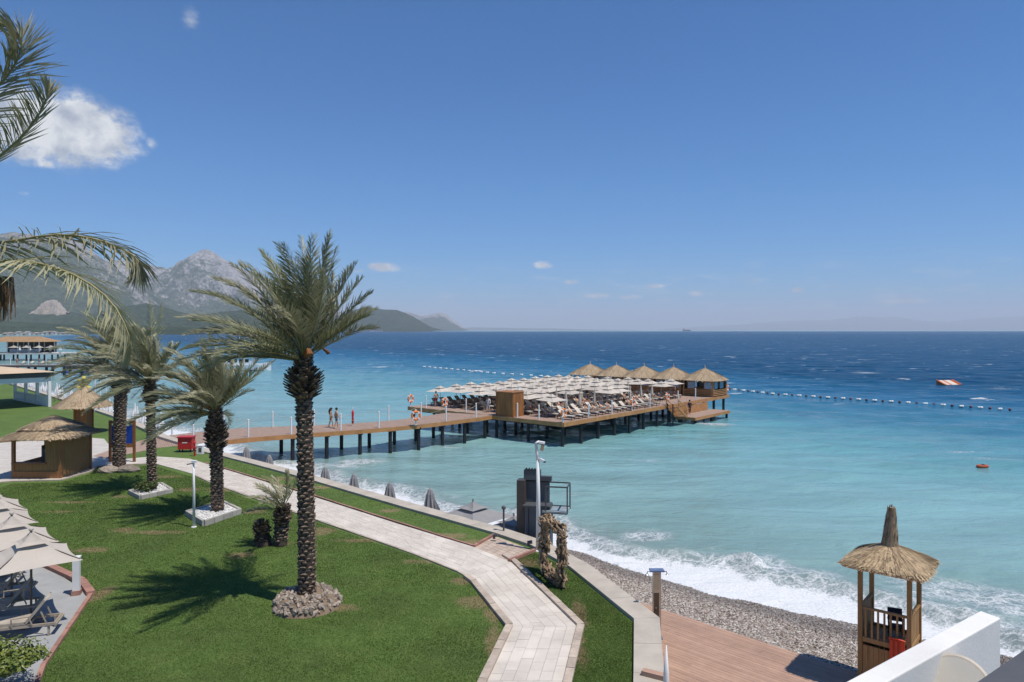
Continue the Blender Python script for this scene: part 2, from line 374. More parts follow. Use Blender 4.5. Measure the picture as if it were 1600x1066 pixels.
kerb_run([P(*p).xy for p in ((301, 742.5), (340, 759.5), (486, 810.5), (644, 865.5), (716, 894.5), (728, 901))], 0.08, 0.05, M_KERB, path, 0.9)

# ---- landing between the path and the wall
LA = [P(740.5, 856).xy, P(795, 879).xy, P(836, 862).xy, P(772, 838).xy]
landing = polysheet('landing_pavement', LA, 0.006, M_STONE2)
for i in range(6):
    for j in range(7):
        bl = lambda a, b: (LA[0].lerp(LA[1], a)).lerp(LA[3].lerp(LA[2], a), b)
        g = 0.004
        MB().prism([bl(i / 6 + g, j / 7 + g), bl((i + 1) / 6 - g, j / 7 + g), bl((i + 1) / 6 - g, (j + 1) / 7 - g), bl(i / 6 + g, (j + 1) / 7 - g)], 0, 0.028).obj('paver', M_STONE2, landing)
kerb_run([LA[0], LA[3]], 0.12, 0.12, M_BRICK, landing, 0.4)
kerb_run([LA[1], LA[2]], 0.12, 0.12, M_BRICK, landing, 0.4)

# ---- sea wall
wall = T('sea_wall', 'long pale concrete sea wall with a broad flat cap beside the lawn', 'wall', (WALLIN[3][0], WALLIN[3][1], 0))
wl = Vector((WALLIN[3][0], WALLIN[3][1], 0))
body = MB()
for i in range(len(WALLIN) - 1):
    a, b, c, d = [Vector(x) for x in (WALLIN[i], WALLIN[i + 1], WALLOUT[i + 1], WALLOUT[i])]
    ins = lambda p, q, k: p.lerp(q, k)
    body.prism([x - wl.xy for x in (ins(a, d, .004), ins(b, c, .004), ins(c, b, .06), ins(d, a, .06))], -2.6, 0.012)
    n = max(1, round((b - a).length / 1.9))
    for k in range(n):
        e = 0.004 / n
        q = [a.lerp(b, k / n + e), a.lerp(b, (k + 1) / n - e), d.lerp(c, (k + 1) / n - e), d.lerp(c, k / n + e)]
        MB().prism([x - wl.xy for x in q], 0.012, 0.12 + random.uniform(-.004, .004)).obj('cap_slab', M_CONC, wall)
body.obj('wall_body', M_CONC, wall)

# ---- boardwalk below the wall: single planks
ZD = -1.0
edge = [(4.0, 26.55), (10.0, 20.6), (17.0, 13.6)]
dd = Vector((0.7116, -0.7026)); nn = Vector((0.7026, 0.7116))
DECKP = [(WALLOUT[1][0] + .02, 12.5), (17.9, 12.5), (17.0, 13.7), (4.0, 26.55), (3.35, 25.9), (WALLOUT[3][0] + .02, WALLOUT[3][1])]
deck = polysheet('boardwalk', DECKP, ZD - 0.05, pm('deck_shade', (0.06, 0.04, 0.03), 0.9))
deck['label'] = 'reddish brown composite boardwalk at the foot of the sea wall'
base = Vector((4.0, 26.55))
conv = [(2.9, 12.5), DECKP[1], DECKP[2], DECKP[3], (3.7, 26.5)]
pw = 0.146
for i in range(64):
    o0 = base - nn * (i * pw); o1 = base - nn * ((i + 1) * pw - 0.007)
    joints = [-14] + sorted(random.uniform(-9, 16) for _ in range(2)) + [24]
    for j0, j1 in zip(joints[:-1], joints[1:]):
        q = [o1 + dd * j0, o1 + dd * (j1 - .006), o0 + dd * (j1 - .006), o0 + dd * j0]
        q = cliptri([tuple(x) for x in q], conv)
        if len(q) >= 3 and max(x[0] for x in q) > 3.6: MB().prism(q, ZD - 0.035, ZD + random.uniform(-.002, .002)).obj('plank', M_DECK, deck)
MB().beam((*edge[0], ZD - .12), (*edge[2], ZD - .12), 0.05, 0.24).obj('edge_board', M_DECK, deck)

# ---- beach: sloping strip, pebbles on its near stretch
PAIRS = [((27, 3.5, -1.1), (40, 4)), ((17, 13.65, -1.1), (24, 19.5)), ((13.5, 17.15, -1.1), (17.6, 24.0)), ((10, 20.65, -1.1), (13.1, 27)), ((6.6, 24.05, -1.1), (8.96, 29.9)), ((4.1, 26.5, -1.1), (5.6, 33.4)),
         ((2.6, 28, -1.2), (3, 36.4)), ((0.8, 30.3, -1.4), (-1, 39.6)), ((-3, 34.2, -1.5), (-5.3, 42.6)), ((-9, 40, -1.5), (-13, 49.2)), ((-17.5, 47.8, -1.5), (-21.5, 58.5)), ((-24.5, 53.5, -0.8), (-30, 68)),
         ((-29, 58, 0), (-33, 70)), ((-38, 69, 0), (-43, 80)), ((-52, 84, 0), (-56, 94)), ((-78, 111, 0), (-82, 121)), ((-140, 176, 0), (-143, 187)), ((-330, 400, 0), (-325, 415))]
M_BEACH = pm('beach_shingle', (0.36, 0.33, 0.30), 0.85, c2=(0.17, 0.15, 0.135), scale=9, bump=1.0, bscale=16, coord='World', detail=6)
V = []; F = []; NR = 9; cols = []
for (a, b), (a2, b2) in zip(PAIRS[:-1], PAIRS[1:]):
    n = 8
    for k in range(n):
        s = k / n; cols.append((Vector(a).lerp(Vector(a2), s), Vector((*b, ZW)).lerp(Vector((*b2, ZW)), s)))
for a, b in cols:
    for r in range(NR + 1):
        t_ = r / NR * 1.35; p = a.lerp(b, t_); V.append((p.x, p.y, a.z + (ZW - 0.02 - a.z) * t_ ** 0.85))
for c in range(len(cols) - 1):
    for r in range(NR): i = c * (NR + 1) + r; F.append((i, i + 1, i + NR + 2, i + NR + 1))
beach = link('beach', npmesh('beach', V, [f[::-1] for f in F], M_BEACH, True)); beach['kind'] = 'structure'

def peb_mat():
    m = bpy.data.materials.new('pebbles'); m.use_nodes = True; t = NT(m.node_tree); b = t.n['Principled BSDF']
    c = t.add('ShaderNodeAttribute', attribute_name='tone').outputs['Fac']; wet = t.add('ShaderNodeAttribute', attribute_name='wet').outputs['Fac']
    col = t.ramp(c, [(0.0, (0.08, 0.062, 0.052)), (0.2, (0.17, 0.12, 0.09)), (0.45, (0.27, 0.22, 0.18)), (0.7, (0.39, 0.345, 0.30)), (0.93, (0.62, 0.59, 0.54)), (1.0, (0.34, 0.20, 0.15))])
    col = t.mix(t.math('MULTIPLY', wet, 0.5), col, (0.09, 0.07, 0.055))
    t.put(b, 'Base Color', col); t.put(b, 'Roughness', t.math('MULTIPLY_ADD', wet, -0.4, 0.75)); return m
ico = bmesh.new(); bmesh.ops.create_icosphere(ico, subdivisions=1, radius=1.0)
IV = np.array([v.co[:] for v in ico.verts]); IF = np.array([[v.index for v in f.verts] for f in ico.faces]); ico.free()
def stones(name, pos, size, flat, mat, parent=None, tone=None, wet=None):
    n = len(pos); sc3 = np.stack([size * rng.uniform(.8, 1.35, n), size * rng.uniform(.7, 1.1, n), size * flat * rng.uniform(.6, 1.1, n)], 1)
    th = rng.uniform(0, 2 * np.pi, n); jit = rng.uniform(.8, 1.2, (n, len(IV), 1))
    L = IV[None] * jit * sc3[:, None, :]; x = L[..., 0] * np.cos(th)[:, None] - L[..., 1] * np.sin(th)[:, None]; y = L[..., 0] * np.sin(th)[:, None] + L[..., 1] * np.cos(th)[:, None]
    Vv = np.stack([x, y, L[..., 2]], 2) + pos[:, None, :]
    Ff = IF[None] + (np.arange(n) * len(IV))[:, None, None]
    me = npmesh(name, Vv.reshape(-1, 3), Ff.reshape(-1, 3), mat, True)
    if tone is not None: fattr(me, 'tone', np.repeat(tone, len(IV))); fattr(me, 'wet', np.repeat(wet, len(IV)))
    return link(name, me, parent)
pp = []; tn = []; wt_ = []
for c in range(12, 62):
    a, b = cols[c]; a2, b2 = cols[min(c + 1, len(cols) - 1)]; area = (b - a).length * ((a2 - a).length + (b2 - b).length) / 2; n = int(area * 520)
    s = rng.random(n); q = rng.random(n) * 1.06
    A = np.array(a)[None] * (1 - s[:, None]) + np.array(a2)[None] * s[:, None]; B = np.array(b)[None] * (1 - s[:, None]) + np.array(b2)[None] * s[:, None]
    p = A * (1 - q[:, None]) + B * q[:, None]; p[:, 2] = A[:, 2] + (ZW - 0.02 - A[:, 2]) * q ** 0.85
    pp.append(p); wv_ = np.clip((q - 0.60 + 0.12 * (vnoise(p[:, 0] * .8, p[:, 1] * .8) - .5)) / 0.25, 0, 1); wt_.append(wv_)
pp = np.concatenate(pp); wt_ = np.concatenate(wt_)
lump = fbm(pp[:, 0] * .7, pp[:, 1] * .7, 3); pp[:, 2] += (lump - .5) * 0.07 + .04
tag(stones('beach_pebbles', pp, rng.uniform(.019, .046, len(pp)) * (1 + (rng.random(len(pp)) < .05) * .7), 0.6, peb_mat(), None, rng.random(len(pp)), wt_), 'grey and brown pebbles covering the beach', 'pebbles', None, 'stuff')

# ---- sea
NA, NRD = 560, 760
an = np.linspace(-R(64), R(64), NA); rd = 9.0 * (70000 / 9.0) ** (np.linspace(0, 1, NRD))
AA, RR = np.meshgrid(an, rd); X = RR * np.sin(AA); Y = RR * np.cos(AA) - 6.0
def shore_dist(X, Y):
    best = np.full(X.shape, 1e12); sg = np.zeros(X.shape); al = np.zeros(X.shape); acc = 0
    for (x0, y0), (x1, y1) in zip(SHORE[:-1], SHORE[1:]):
        dx, dy = x1 - x0, y1 - y0; L2 = dx * dx + dy * dy; t_ = np.clip(((X - x0) * dx + (Y - y0) * dy) / L2, 0, 1)
        ex = X - x0 - t_ * dx; ey = Y - y0 - t_ * dy; d2 = ex * ex + ey * ey
        k = d2 < best; best = np.where(k, d2, best); sg = np.where(k, np.sign(dy * (X - x0) - dx * (Y - y0)), sg); al = np.where(k, acc + t_ * L2 ** .5, al); acc += L2 ** .5
    return np.sqrt(best) * sg, al
S, AL = shore_dist(X, Y)
far_fade = np.clip(1 - (RR - 250) / 900, 0, 1); sea_g = np.clip((S - 1) / 25, 0, 1)
wd = np.array([-0.62, -0.78])
def wave(kx, ky, wl, amp, ph, warp=0.6):
    q = (X * kx + Y * ky) / wl * 2 * np.pi + ph + warp * 6 * (vnoise(X / 17 + ph, Y / 17) - .5)
    return amp * ((0.5 + 0.5 * np.sin(q)) ** 1.6 - 0.4)
H = wave(*wd, 7.5, .17, 0) + wave(-0.25, -0.97, 4.6, .10, 2) + wave(-0.9, -0.43, 3.1, .06, 4) + wave(-0.05, -1, 12.5, .16, 1)
H = H * (0.18 + 0.82 * sea_g) * far_fade + (fbm(X / 1.1, Y / 1.1, 3) - .5) * .10 * np.clip(1 - RR / 160, 0, 1) * (S > 0)
vary = fbm(AL / 6.0, AL * 0 + 3.3, 3); vary2 = fbm(AL / 2.2 + 40, S / 3.0, 3)
SS = S - (vary - .5) * 5.0
brk = np.exp(-((SS - 3.6) / 0.8) ** 2) * (0.30 + 0.55 * np.clip(vary2 * 2 - .7, 0, 1)) + np.exp(-((SS - 9.5) / 1.3) ** 2) * 0.30 * np.clip(vary2 * 3 - 1.2, 0, 1)
H = H + brk * np.clip(1 - RR / 200, 0, 1)
Z = ZW + H
rightk = np.clip((AL - 20) / 25, 0, 1)     # wide foam on the right, narrower along the wall
wid = 3.1 - 0.5 * rightk
A_ = np.where(S < 0, 0.9, 1.38 - 0.92 * np.clip((SS - 1.3) / wid, 0, 1)) - 0.46 * np.clip((SS - wid) / (9.5 - 3.5 * rightk), 0, 1)
A_ = np.clip(A_, 0, 1.3) * np.clip(1 - RR / 700, 0, 1)
foam = A_ + 0.55 * np.exp(-((SS - 9.8) / 1.0) ** 2) * np.clip(vary2 * 3 - 1.45, 0, 1) * np.clip(1 - RR / 200, 0, 1)
def fspot(u, v, rx, ry, k):
    global foam
    p = P(u, v, ZW); foam = np.maximum(foam, k * np.exp(-(((X - p.x) / rx) ** 2 + ((Y - p.y) / ry) ** 2)))
for a in ((1115, 664, 2.6, 1.6, .95), (1198, 884, 1.8, 1.7, .85), (1010, 838, 1.8, 1.2, .8), (560, 722, 2.6, 1.3, .8), (530, 728, 2.2, .9, 1.0), (1350, 583, 3.6, 3.0, 1.2), (590, 573.5, 3.2, 3.0, 1.2), (1335, 583, 1.6, 2.0, .9),
          (700, 700, 1.5, .6, .6), (1270, 902, 2.0, 1.2, .7), (1560, 720, 3, 1.0, .62), (1500, 705, 3, 1.0, .55), (1560, 607, 4, 3, .6), (1010, 720, 3, 1, .45), (1480, 925, 2.6, 1.8, .72), (1570, 940, 3.0, 2.4, .78), (1540, 985, 2.8, 1.8, .85), (1420, 905, 2.0, 1.2, .6), (1205, 893, 2.0, 1.2, .95), (1160, 872, 1.2, .8, .7)): fspot(*a)
F = (np.arange(NRD - 1)[:, None] * NA + np.arange(NA - 1)[None]).ravel()
F = np.stack([F, F + 1, F + NA + 1, F + NA], 1)
keep = (S.ravel()[F].max(1) > -14); F = F[keep]
def sea_mat():
    m = bpy.data.materials.new('sea_water'); m.use_nodes = True; t = NT(m.node_tree); b = t.n['Principled BSDF']
    geo = t.add('ShaderNodeNewGeometry'); pos = t.vmath('MULTIPLY', geo.outputs['Position'], (1, 1, 0))
    s = t.add('ShaderNodeAttribute', attribute_name='shore').outputs['Fac']; fm = t.add('ShaderNodeAttribute', attribute_name='foam').outputs['Fac']
    nlow = t.noise(pos, 0.018, 4, 0.6); nmid = t.noise(t.vmath('MULTIPLY', pos, (0.5, 1, 1)), 0.12, 4, 0.6)
    sm = t.math('ADD', s, t.math('ADD', t.math('MULTIPLY_ADD', nlow, 70, -35), t.math('MULTIPLY_ADD', nmid, 14, -7)))
    sm = t.math('ADD', t.math('MULTIPLY', s, t.math('SUBTRACT', 1.0, t.step(4, 40, s))), t.math('MULTIPLY', sm, t.step(4, 40, s)))
    xr = t.add('ShaderNodeSeparateXYZ', i_0=pos).outputs[0]; sm = t.math('ADD', sm, t.math('MULTIPLY', t.math('MULTIPLY', t.math('MINIMUM', t.math('MAXIMUM', t.math('SUBTRACT', xr, 12.0), 0.0), 80.0), 0.55), t.step(15, 60, s)))   # the bottom falls away faster on the right
    fac = t.math('DIVIDE', sm, 200.0, clamp=True)
    col = t.ramp(fac, SEA_RAMP)
    ns = t.noise(t.vmath('MULTIPLY', t.vmath('ADD', pos, (7, 3, 0)), (0.22, 1, 1)), 0.30, 5, 0.6, 0.6); hv = t.add('ShaderNodeHueSaturation', i_Color=col, i_Value=t.math('MULTIPLY_ADD', t.step(0.3, 0.7, ns), 0.26, 0.87)); col = hv.outputs[0]
    # foam
    wn = t.add('ShaderNodeTexNoise', i_Vector=pos); wn.inputs['Scale'].default_value = 0.7; wn.inputs['Detail'].default_value = 3
    wv2 = t.add('ShaderNodeVectorMath', operation='SCALE', i_0=t.vmath('SUBTRACT', wn.outputs['Color'], (.5, .5, .5))); wv2.inputs[3].default_value = 1.9
    pw_ = t.vmath('ADD', pos, wv2.outputs[0])
    vor = t.add('ShaderNodeTexVoronoi', feature='DISTANCE_TO_EDGE', i_Vector=pw_); vor.inputs['Scale'].default_value = 0.95
    vor2 = t.add('ShaderNodeTexVoronoi', feature='DISTANCE_TO_EDGE', i_Vector=pw_); vor2.inputs['Scale'].default_value = 2.6
    n1 = t.noise(pw_, 1.1, 8, 0.68); n2 = t.noise(pos, 0.55, 4, 0.6); n3 = t.noise(pos, 9, 4, 0.7)
    val = t.math('ADD', fm, t.math('ADD', t.math('MULTIPLY_ADD', n1, 1.25, -0.625), t.math('MULTIPLY_ADD', n3, 0.6, -0.3)))
    solid = t.step(0.78, 1.06, val)
    l1 = t.math('SUBTRACT', 1.0, t.step(0.0, 0.16, vor.outputs['Distance'])); l2 = t.math('MULTIPLY', t.math('SUBTRACT', 1.0, t.step(0.0, 0.2, vor2.outputs['Distance'])), 0.7)
    lace = t.math('MULTIPLY', t.math('MAXIMUM', l1, l2), t.step(0.22, 0.72, t.math('ADD', fm, t.math('MULTIPLY_ADD', n2, 1.1, -0.55))))
    lace = t.math('MULTIPLY', lace, t.step(0.30, 0.6, n3))
    # whitecaps offshore
    pc = t.vmath('MULTIPLY', pos, (0.45, 1.0, 1)); c1 = t.noise(pc, 0.16, 5, 0.7); c2 = t.noise(pos, 0.012, 3, 0.6)
    caps = t.math('MULTIPLY', t.step(0.625, 0.685, t.math('MULTIPLY_ADD', t.math('SUBTRACT', c2, 0.5), 0.12, c1)), t.step(55, 110, s))
    foamf = t.math('MAXIMUM', t.math('MAXIMUM', solid, t.math('MULTIPLY', lace, 0.85)), t.math('MULTIPLY', caps, 0.85), clamp=True)
    # milky aerated water round the foam
    col = t.mix(t.math('MULTIPLY', t.step(0.12, 0.8, fm), 0.6), col, (0.225, 0.255, 0.26))
    fcol = t.mix(t.step(0.3, 0.7, n3), (0.56, 0.585, 0.61), (0.74, 0.75, 0.76)); colf = t.mix(foamf, col, fcol)
    t.put(b, 'Base Color', colf); b.inputs['IOR'].default_value = 1.33
    t.put(b, 'Roughness', t.math('ADD', t.math('MULTIPLY_ADD', foamf, 0.5, 0.14), t.math('MULTIPLY', t.step(60, 150, s), 0.12))); t.put(b, 'Specular IOR Level', t.math('MULTIPLY_ADD', t.step(50, 150, s), -0.255, 0.30))
    w1 = t.noise(t.vmath('MULTIPLY', pos, (0.55, 1, 1)), 0.9, 5, 0.62, 0.3); w2 = t.noise(t.vmath('MULTIPLY', pos, (0.5, 1, 1)), 0.22, 4, 0.6, 0.3); w3 = t.noise(t.vmath('MULTIPLY', pos, (0.4, 1, 1)), 0.05, 4, 0.6)
    deep = t.step(10, 120, s)
    hgt = t.math('ADD', t.math('MULTIPLY', w1, 0.30), t.math('MULTIPLY', t.math('ADD', t.math('MULTIPLY', w2, 1.5), t.math('MULTIPLY', w3, 4.0)), t.math('MULTIPLY_ADD', deep, 0.85, 0.15)))

    t.put(b, 'Normal', t.add('ShaderNodeBump', i_Height=hgt, i_Strength=0.85, i_Distance=1.0).outputs[0])
    return m
SEA_RAMP = [(0.0, (0.215, 0.265, 0.245)), (0.03, (0.195, 0.315, 0.30)), (0.10, (0.205, 0.365, 0.375)), (0.26, (0.135, 0.32, 0.345)), (0.42, (0.044, 0.175, 0.255)), (0.66, (0.008, 0.100, 0.205)), (1.0, (0.001, 0.046, 0.112))]
me = npmesh('sea', np.stack([X, Y, Z], 2).reshape(-1, 3), F, sea_mat(), True); fattr(me, 'shore', S); fattr(me, 'foam', foam)
sea = link('sea', me); sea['kind'] = 'structure'

# ---- mountains and hills
def hill_mat(name, rock, rock2, green, rockiness, sc_):
    m = bpy.data.materials.new(name); m.use_nodes = True; t = NT(m.node_tree); b = t.n['Principled BSDF']
    geo = t.add('ShaderNodeNewGeometry'); pos = geo.outputs['Position']; hr = t.add('ShaderNodeAttribute', attribute_name='rise').outputs['Fac']
    n = t.noise(pos, sc_, 9, 0.68); n2 = t.noise(pos, sc_ * 7, 6, 0.75); nz_ = t.add('ShaderNodeSeparateXYZ', i_0=geo.outputs['Normal']).outputs[2]
    n4 = t.noise(t.vmath('MULTIPLY', pos, (1, 1, .45)), sc_ * 22, 5, 0.8); rc = t.mix(t.step(0.3, 0.7, t.math('MULTIPLY_ADD', n4, .55, t.math('MULTIPLY', n2, .5))), rock2, rock)
    k = t.math('ADD', t.math('MULTIPLY', n, 1.5), t.math('ADD', t.math('MULTIPLY', hr, 0.75), t.math('MULTIPLY', nz_, -0.25)))
    f = t.step(rockiness - 0.13, rockiness + 0.13, t.math('ADD', k, t.math('MULTIPLY_ADD', t.math('ADD', n2, n4), 0.75, -0.75)))
    gr = t.mix(t.step(0.35, 0.65, t.math('MULTIPLY_ADD', n4, .6, t.math('MULTIPLY', n2, .4))), tuple(x * .2 for x in green), tuple(x * 1.7 for x in green))
    t.put(b, 'Base Color', t.mix(f, gr, rc)); b.inputs['Roughness'].default_value = 0.95; b.inputs['Specular IOR Level'].default_value = 0.05
    t.put(b, 'Normal', t.add('ShaderNodeBump', i_Height=n2, i_Strength=1.0, i_Distance=22.0 / (sc_ * 1000)).outputs[0])
    return m
def ridge(name, crest, D, depth, mat, rough, seed, nu=260, nd=60, base=-3.0, back=0.35):
    us = np.array([c[0] for c in crest], float); vs = np.array([c[1] for c in crest], float)
    u = np.linspace(us[0], us[-1], nu); v = np.interp(u, us, vs); hgt = (VH - v) / FPX * D + HC
    g = np.linspace(0, 1 + back, nd)
    U, G = np.meshgrid(u, g); Hc = np.interp(U, u, hgt)
    dist = D - depth * (1 - G); Xx = (U - 800) / FPX * D; k = 9.0 / depth
    prof = np.where(G <= 1, np.clip(G, 0, 1) ** 1.25, np.clip(1 - ((G - 1) / back) * 0.7, 0, 1))
    wx = (fbm(Xx * k * .7 + seed, dist * k * .7, 3) - .5) * 1.6
    rn = fbm(Xx * k * .55 + seed + wx, dist * k * .4 + seed * 1.7 + wx, 7, True); rf = fbm(Xx * k * 3.2 + seed + wx * 2, dist * k * .9, 5, True)
    env = np.sin(np.clip(prof, 0, 1) * math.pi) * .9 + .1 * prof
    Hh = Hc * prof + rough * 1.35 * Hc * (rn - .64) * env + rough * .42 * Hc * (rf - .62) * (env * .8 + .12 * prof)
    Hh = np.where(G == 0, 0, Hh) + base
    Fq = (np.arange(nd - 1)[:, None] * nu + np.arange(nu - 1)[None]).ravel(); Fq = np.stack([Fq, Fq + 1, Fq + nu + 1, Fq + nu], 1)
    me = npmesh(name, np.stack([Xx, dist, Hh], 2).reshape(-1, 3), Fq, mat, True); fattr(me, 'rise', prof * 1.0)
    o = link(name, me); o['kind'] = 'structure'; return o
M_R2 = hill_mat('limestone', (0.40, 0.37, 0.365), (0.09, 0.085, 0.085), (0.050, 0.066, 0.034), 1.12, 0.0021)
M_R1 = hill_mat('scrubby_rock', (0.33, 0.305, 0.295), (0.09, 0.085, 0.08), (0.045, 0.062, 0.032), 1.30, 0.0028)
M_HG = hill_mat('wooded', (0.09, 0.10, 0.06), (0.06, 0.07, 0.04), (0.034, 0.050, 0.024), 1.75, 0.004)
M_CR = hill_mat('bare_crag', (0.46, 0.40, 0.345), (0.16, 0.135, 0.115), (0.05, 0.06, 0.03), 0.75, 0.02)
ridge('mountain_peak', [(60, 440), (110, 420), (160, 406), (200, 408), (223, 411), (250, 417), (268, 422), (278, 416), (289, 407), (303, 397), (312, 393), (320, 391), (331, 394), (341, 398), (352, 405), (362, 409), (400, 432), (440, 450), (500, 472), (560, 500), (580, 514)], 8000, 2600, M_R2, 0.40, 5, 520, 160)
ridge('mountain_massif', [(-420, 330), (-200, 350), (0, 368), (24, 363), (60, 366), (105, 367), (125, 379), (150, 396), (180, 420), (210, 448), (240, 478), (285, 505), (310, 515)], 5200, 2100, M_R1, 0.40, 11, 520, 150)
ridge('wooded_hill', [(-420, 470), (-150, 480), (0, 479), (40, 481), (80, 484), (140, 489), (180, 483), (210, 476), (228, 473), (250, 477), (280, 486), (310, 492), (345, 486), (380, 483), (420, 491), (470, 503), (520, 512), (545, 515.5)], 3600, 900, M_HG, 0.30, 21, 360, 60)
ridge('rocky_crag', [(52, 490), (60, 484), (68, 476), (76, 471), (84, 470), (92, 474), (98, 482), (106, 489)], 3500, 120, M_CR, 0.75, 4, 110, 40, 8.0)
ridge('shore_woodland', [(-420, 497), (-60, 500), (0, 499), (60, 503), (120, 506), (200, 507), (280, 509), (330, 511), (380, 514)], 2200, 420, M_HG, 0.25, 31, 300, 30)
ridge('near_headland', [(455, 515), (490, 507), (520, 497), (545, 487), (565, 480), (572, 478.5), (582, 481), (600, 483), (620, 484), (632, 488), (645, 494), (660, 503), (675, 511), (692, 515.5)], 6600, 1300, M_HG, 0.18, 41, 240, 44)
ridge('far_headland', [(570, 505), (600, 494), (625, 488), (637, 487), (648, 490), (660, 493), (675, 490), (690, 487.5), (697, 490), (705, 497), (716, 504), (724, 511), (736, 515.5)], 13000, 2200, M_R2, 0.2, 51, 200, 40)
ridge('distant_coast', [(700, 514), (740, 511), (800, 512.5), (860, 513), (930, 515), (990, 515.5)], 26000, 3000, M_R1, 0.1, 61, 120, 20)
ridge('distant_mountains', [(1020, 515.5), (1080, 511), (1160, 507), (1200, 503), (1240, 501), (1290, 500), (1320, 497), (1345, 493.5), (1375, 496), (1400, 495), (1440, 501), (1480, 503), (1530, 497), (1580, 494.5), (1640, 493), (1760, 490), (1900, 500)], 36000, 5000, M_R1, 0.1, 71, 200, 24)
FS = [(-2600, 1100), (-1050, 1215), (-960, 1262), (-1200, 1800), (-1790, 3150), (-2360, 5020), (-2240, 6400), (-1500, 6100), (-700, 6350), (-680, 6900), (-4000, 7200), (-6000, 3000)]
far_ground = polysheet('far_shore', FS, ZW + 1.2, pm('far_sand', (0.42, 0.37, 0.30), 0.95, c2=(0.12, 0.13, 0.07), scale=0.02, coord='World'))

# ---- haze
hz = MB().box((0, 21000, 610), (100000, 66000, 1240)).obj('haze', []); hz['kind'] = 'stuff'; hz['label'] = 'thin blue sea haze over the bay'
hm = bpy.data.materials.new('haze_air'); hm.use_nodes = True; ht = NT(hm.node_tree); hm.node_tree.nodes.clear()
pv = ht.add('ShaderNodeVolumePrincipled'); pv.inputs['Color'].default_value = (0.86, 0.91, 1.0, 1); pv.inputs['Density'].default_value = 6.3e-5; pv.inputs['Anisotropy'].default_value = 0.0
ht.l.new(pv.outputs[0], ht.add('ShaderNodeOutputMaterial').inputs['Volume']); hz.data.materials.append(hm)
# ================================================================== PIER AND BATHING PLATFORM
M_BOARD = pm('weathered_board', (0.40, 0.285, 0.225), 0.8, c2=(0.29, 0.20, 0.155), scale=2.2, bump=0.3, coord='World')
M_FASC = pm('oiled_fascia', (0.52, 0.26, 0.10), 0.6, c2=(0.35, 0.165, 0.062), scale=1.6, bump=0.3, coord='World', detail=7)
M_ROPE = pm('pale_rope', (0.55, 0.52, 0.40), 0.9)
M_ORANGE = pm('orange_float', (0.85, 0.22, 0.05), 0.45, var=.08); M_REDP = pm('red_paint', (0.52, 0.025, 0.03), 0.4, var=.08)
M_DARKW = pm('dark_lounger', (0.085, 0.06, 0.048), 0.6); M_CREAM = pm('cream_canvas', (0.65, 0.595, 0.525), 0.85, c2=(0.53, 0.475, 0.41), scale=1.5, rand=0.12, trans=0.22)
M_ALU = pm('steel_pole', (0.45, 0.45, 0.45), 0.35, metal=0.8); M_CUSH = pm('cream_cushion', (0.62, 0.55, 0.46), 0.9, rand=0.12); M_GREYC = pm('grey_canvas', (0.31, 0.305, 0.31), 0.85, c2=(0.26, 0.255, 0.26), trans=0.12)
M_BLACK = pm('black_metal', (0.02, 0.021, 0.024), 0.5); M_DGREY = pm('charcoal_metal', (0.085, 0.09, 0.10), 0.5, var=.1, scale=2); M_GLASS = pm('window_glass', (0.30, 0.42, 0.52), 0.12, var=.1, spec=0.6)
POST = MB().tube([(0, 0, 0), (0, 0, 1.45)], 0.07, 10).tube([(0, 0, 1.45), (0, 0, 1.5)], [0.085, 0.06], 10).mesh('post', M_WHITE)
PILE = MB().tube([(0, 0, -3.4), (0, 0, -0.22)], 0.17, 10).mesh('pile', M_PILE)
def resample(pl, step):
    pl = [Vector(p) for p in pl]; out = [pl[0]]; acc = 0; nxt = step
    for a, b in zip(pl[:-1], pl[1:]):
        L = (b - a).length
        while nxt <= acc + L: out.append(a.lerp(b, (nxt - acc) / L)); nxt += step
        acc += L
    return out
def resn(pl, n):
    pl = [Vector(p) for p in pl]; L = [0]
    for a, b in zip(pl[:-1], pl[1:]): L.append(L[-1] + (b - a).length)
    out = []
    for i in range(n + 1):
        s = L[-1] * i / n; k = max(j for j in range(len(L)) if L[j] <= s + 1e-9); k = min(k, len(pl) - 2)
        out.append(pl[k].lerp(pl[k + 1], (s - L[k]) / max(1e-6, L[k + 1] - L[k])))
    return out
JNp = [(240, 701), (300, 694.5), (330, 690.5), (380, 685), (430, 681), (486, 677), (530, 674), (560, 672), (600, 668.8), (650, 664.5), (700, 658.5), (745, 653), (772, 649.2)]
JFp = [(238, 684), (300, 676.5), (330, 673.5), (380, 669), (430, 667.2), (500, 664.5), (540, 662.5), (580, 660), (620, 656.5), (655, 652), (680, 648), (700, 645.2)]
JN = [P(*p).xy for p in JNp]; JF = [P(*p).xy for p in JFp]
jo = JN[3]; J3 = lambda p, z=0.0: (p.x - jo.x, p.y - jo.y, z)
jetty = T('jetty', 'curving timber jetty on black piles from the shore to the bathing platform', 'jetty', (jo.x, jo.y, 0))
NB = 240; jn, jf = resn(JN, NB), resn(JF, NB); bd = MB()
for i in range(NB):
    g = 0.05; q = [jn[i].lerp(jn[i + 1], g), jn[i].lerp(jn[i + 1], 1 - g), jf[i].lerp(jf[i + 1], 1 - g), jf[i].lerp(jf[i + 1], g)]
    bd.prism([(x.x - jo.x, x.y - jo.y) for x in q], -0.03, 0.02 + random.uniform(-.004, .004))
tag(bd.obj('deck_boards', M_BOARD, jetty), kind='stuff')
for k, pl in ((0, jn), (1, jf)):
    for i in range(40 if k == 0 else 40, NB, 20):
        MB().beam(J3(pl[i], -.185), J3(pl[min(i + 20, NB)], -.185), 0.09, 0.37).obj('fascia_board', M_FASC, jetty)
mid = resn([(a + b) / 2 for a, b in zip(jn, jf)], 60)
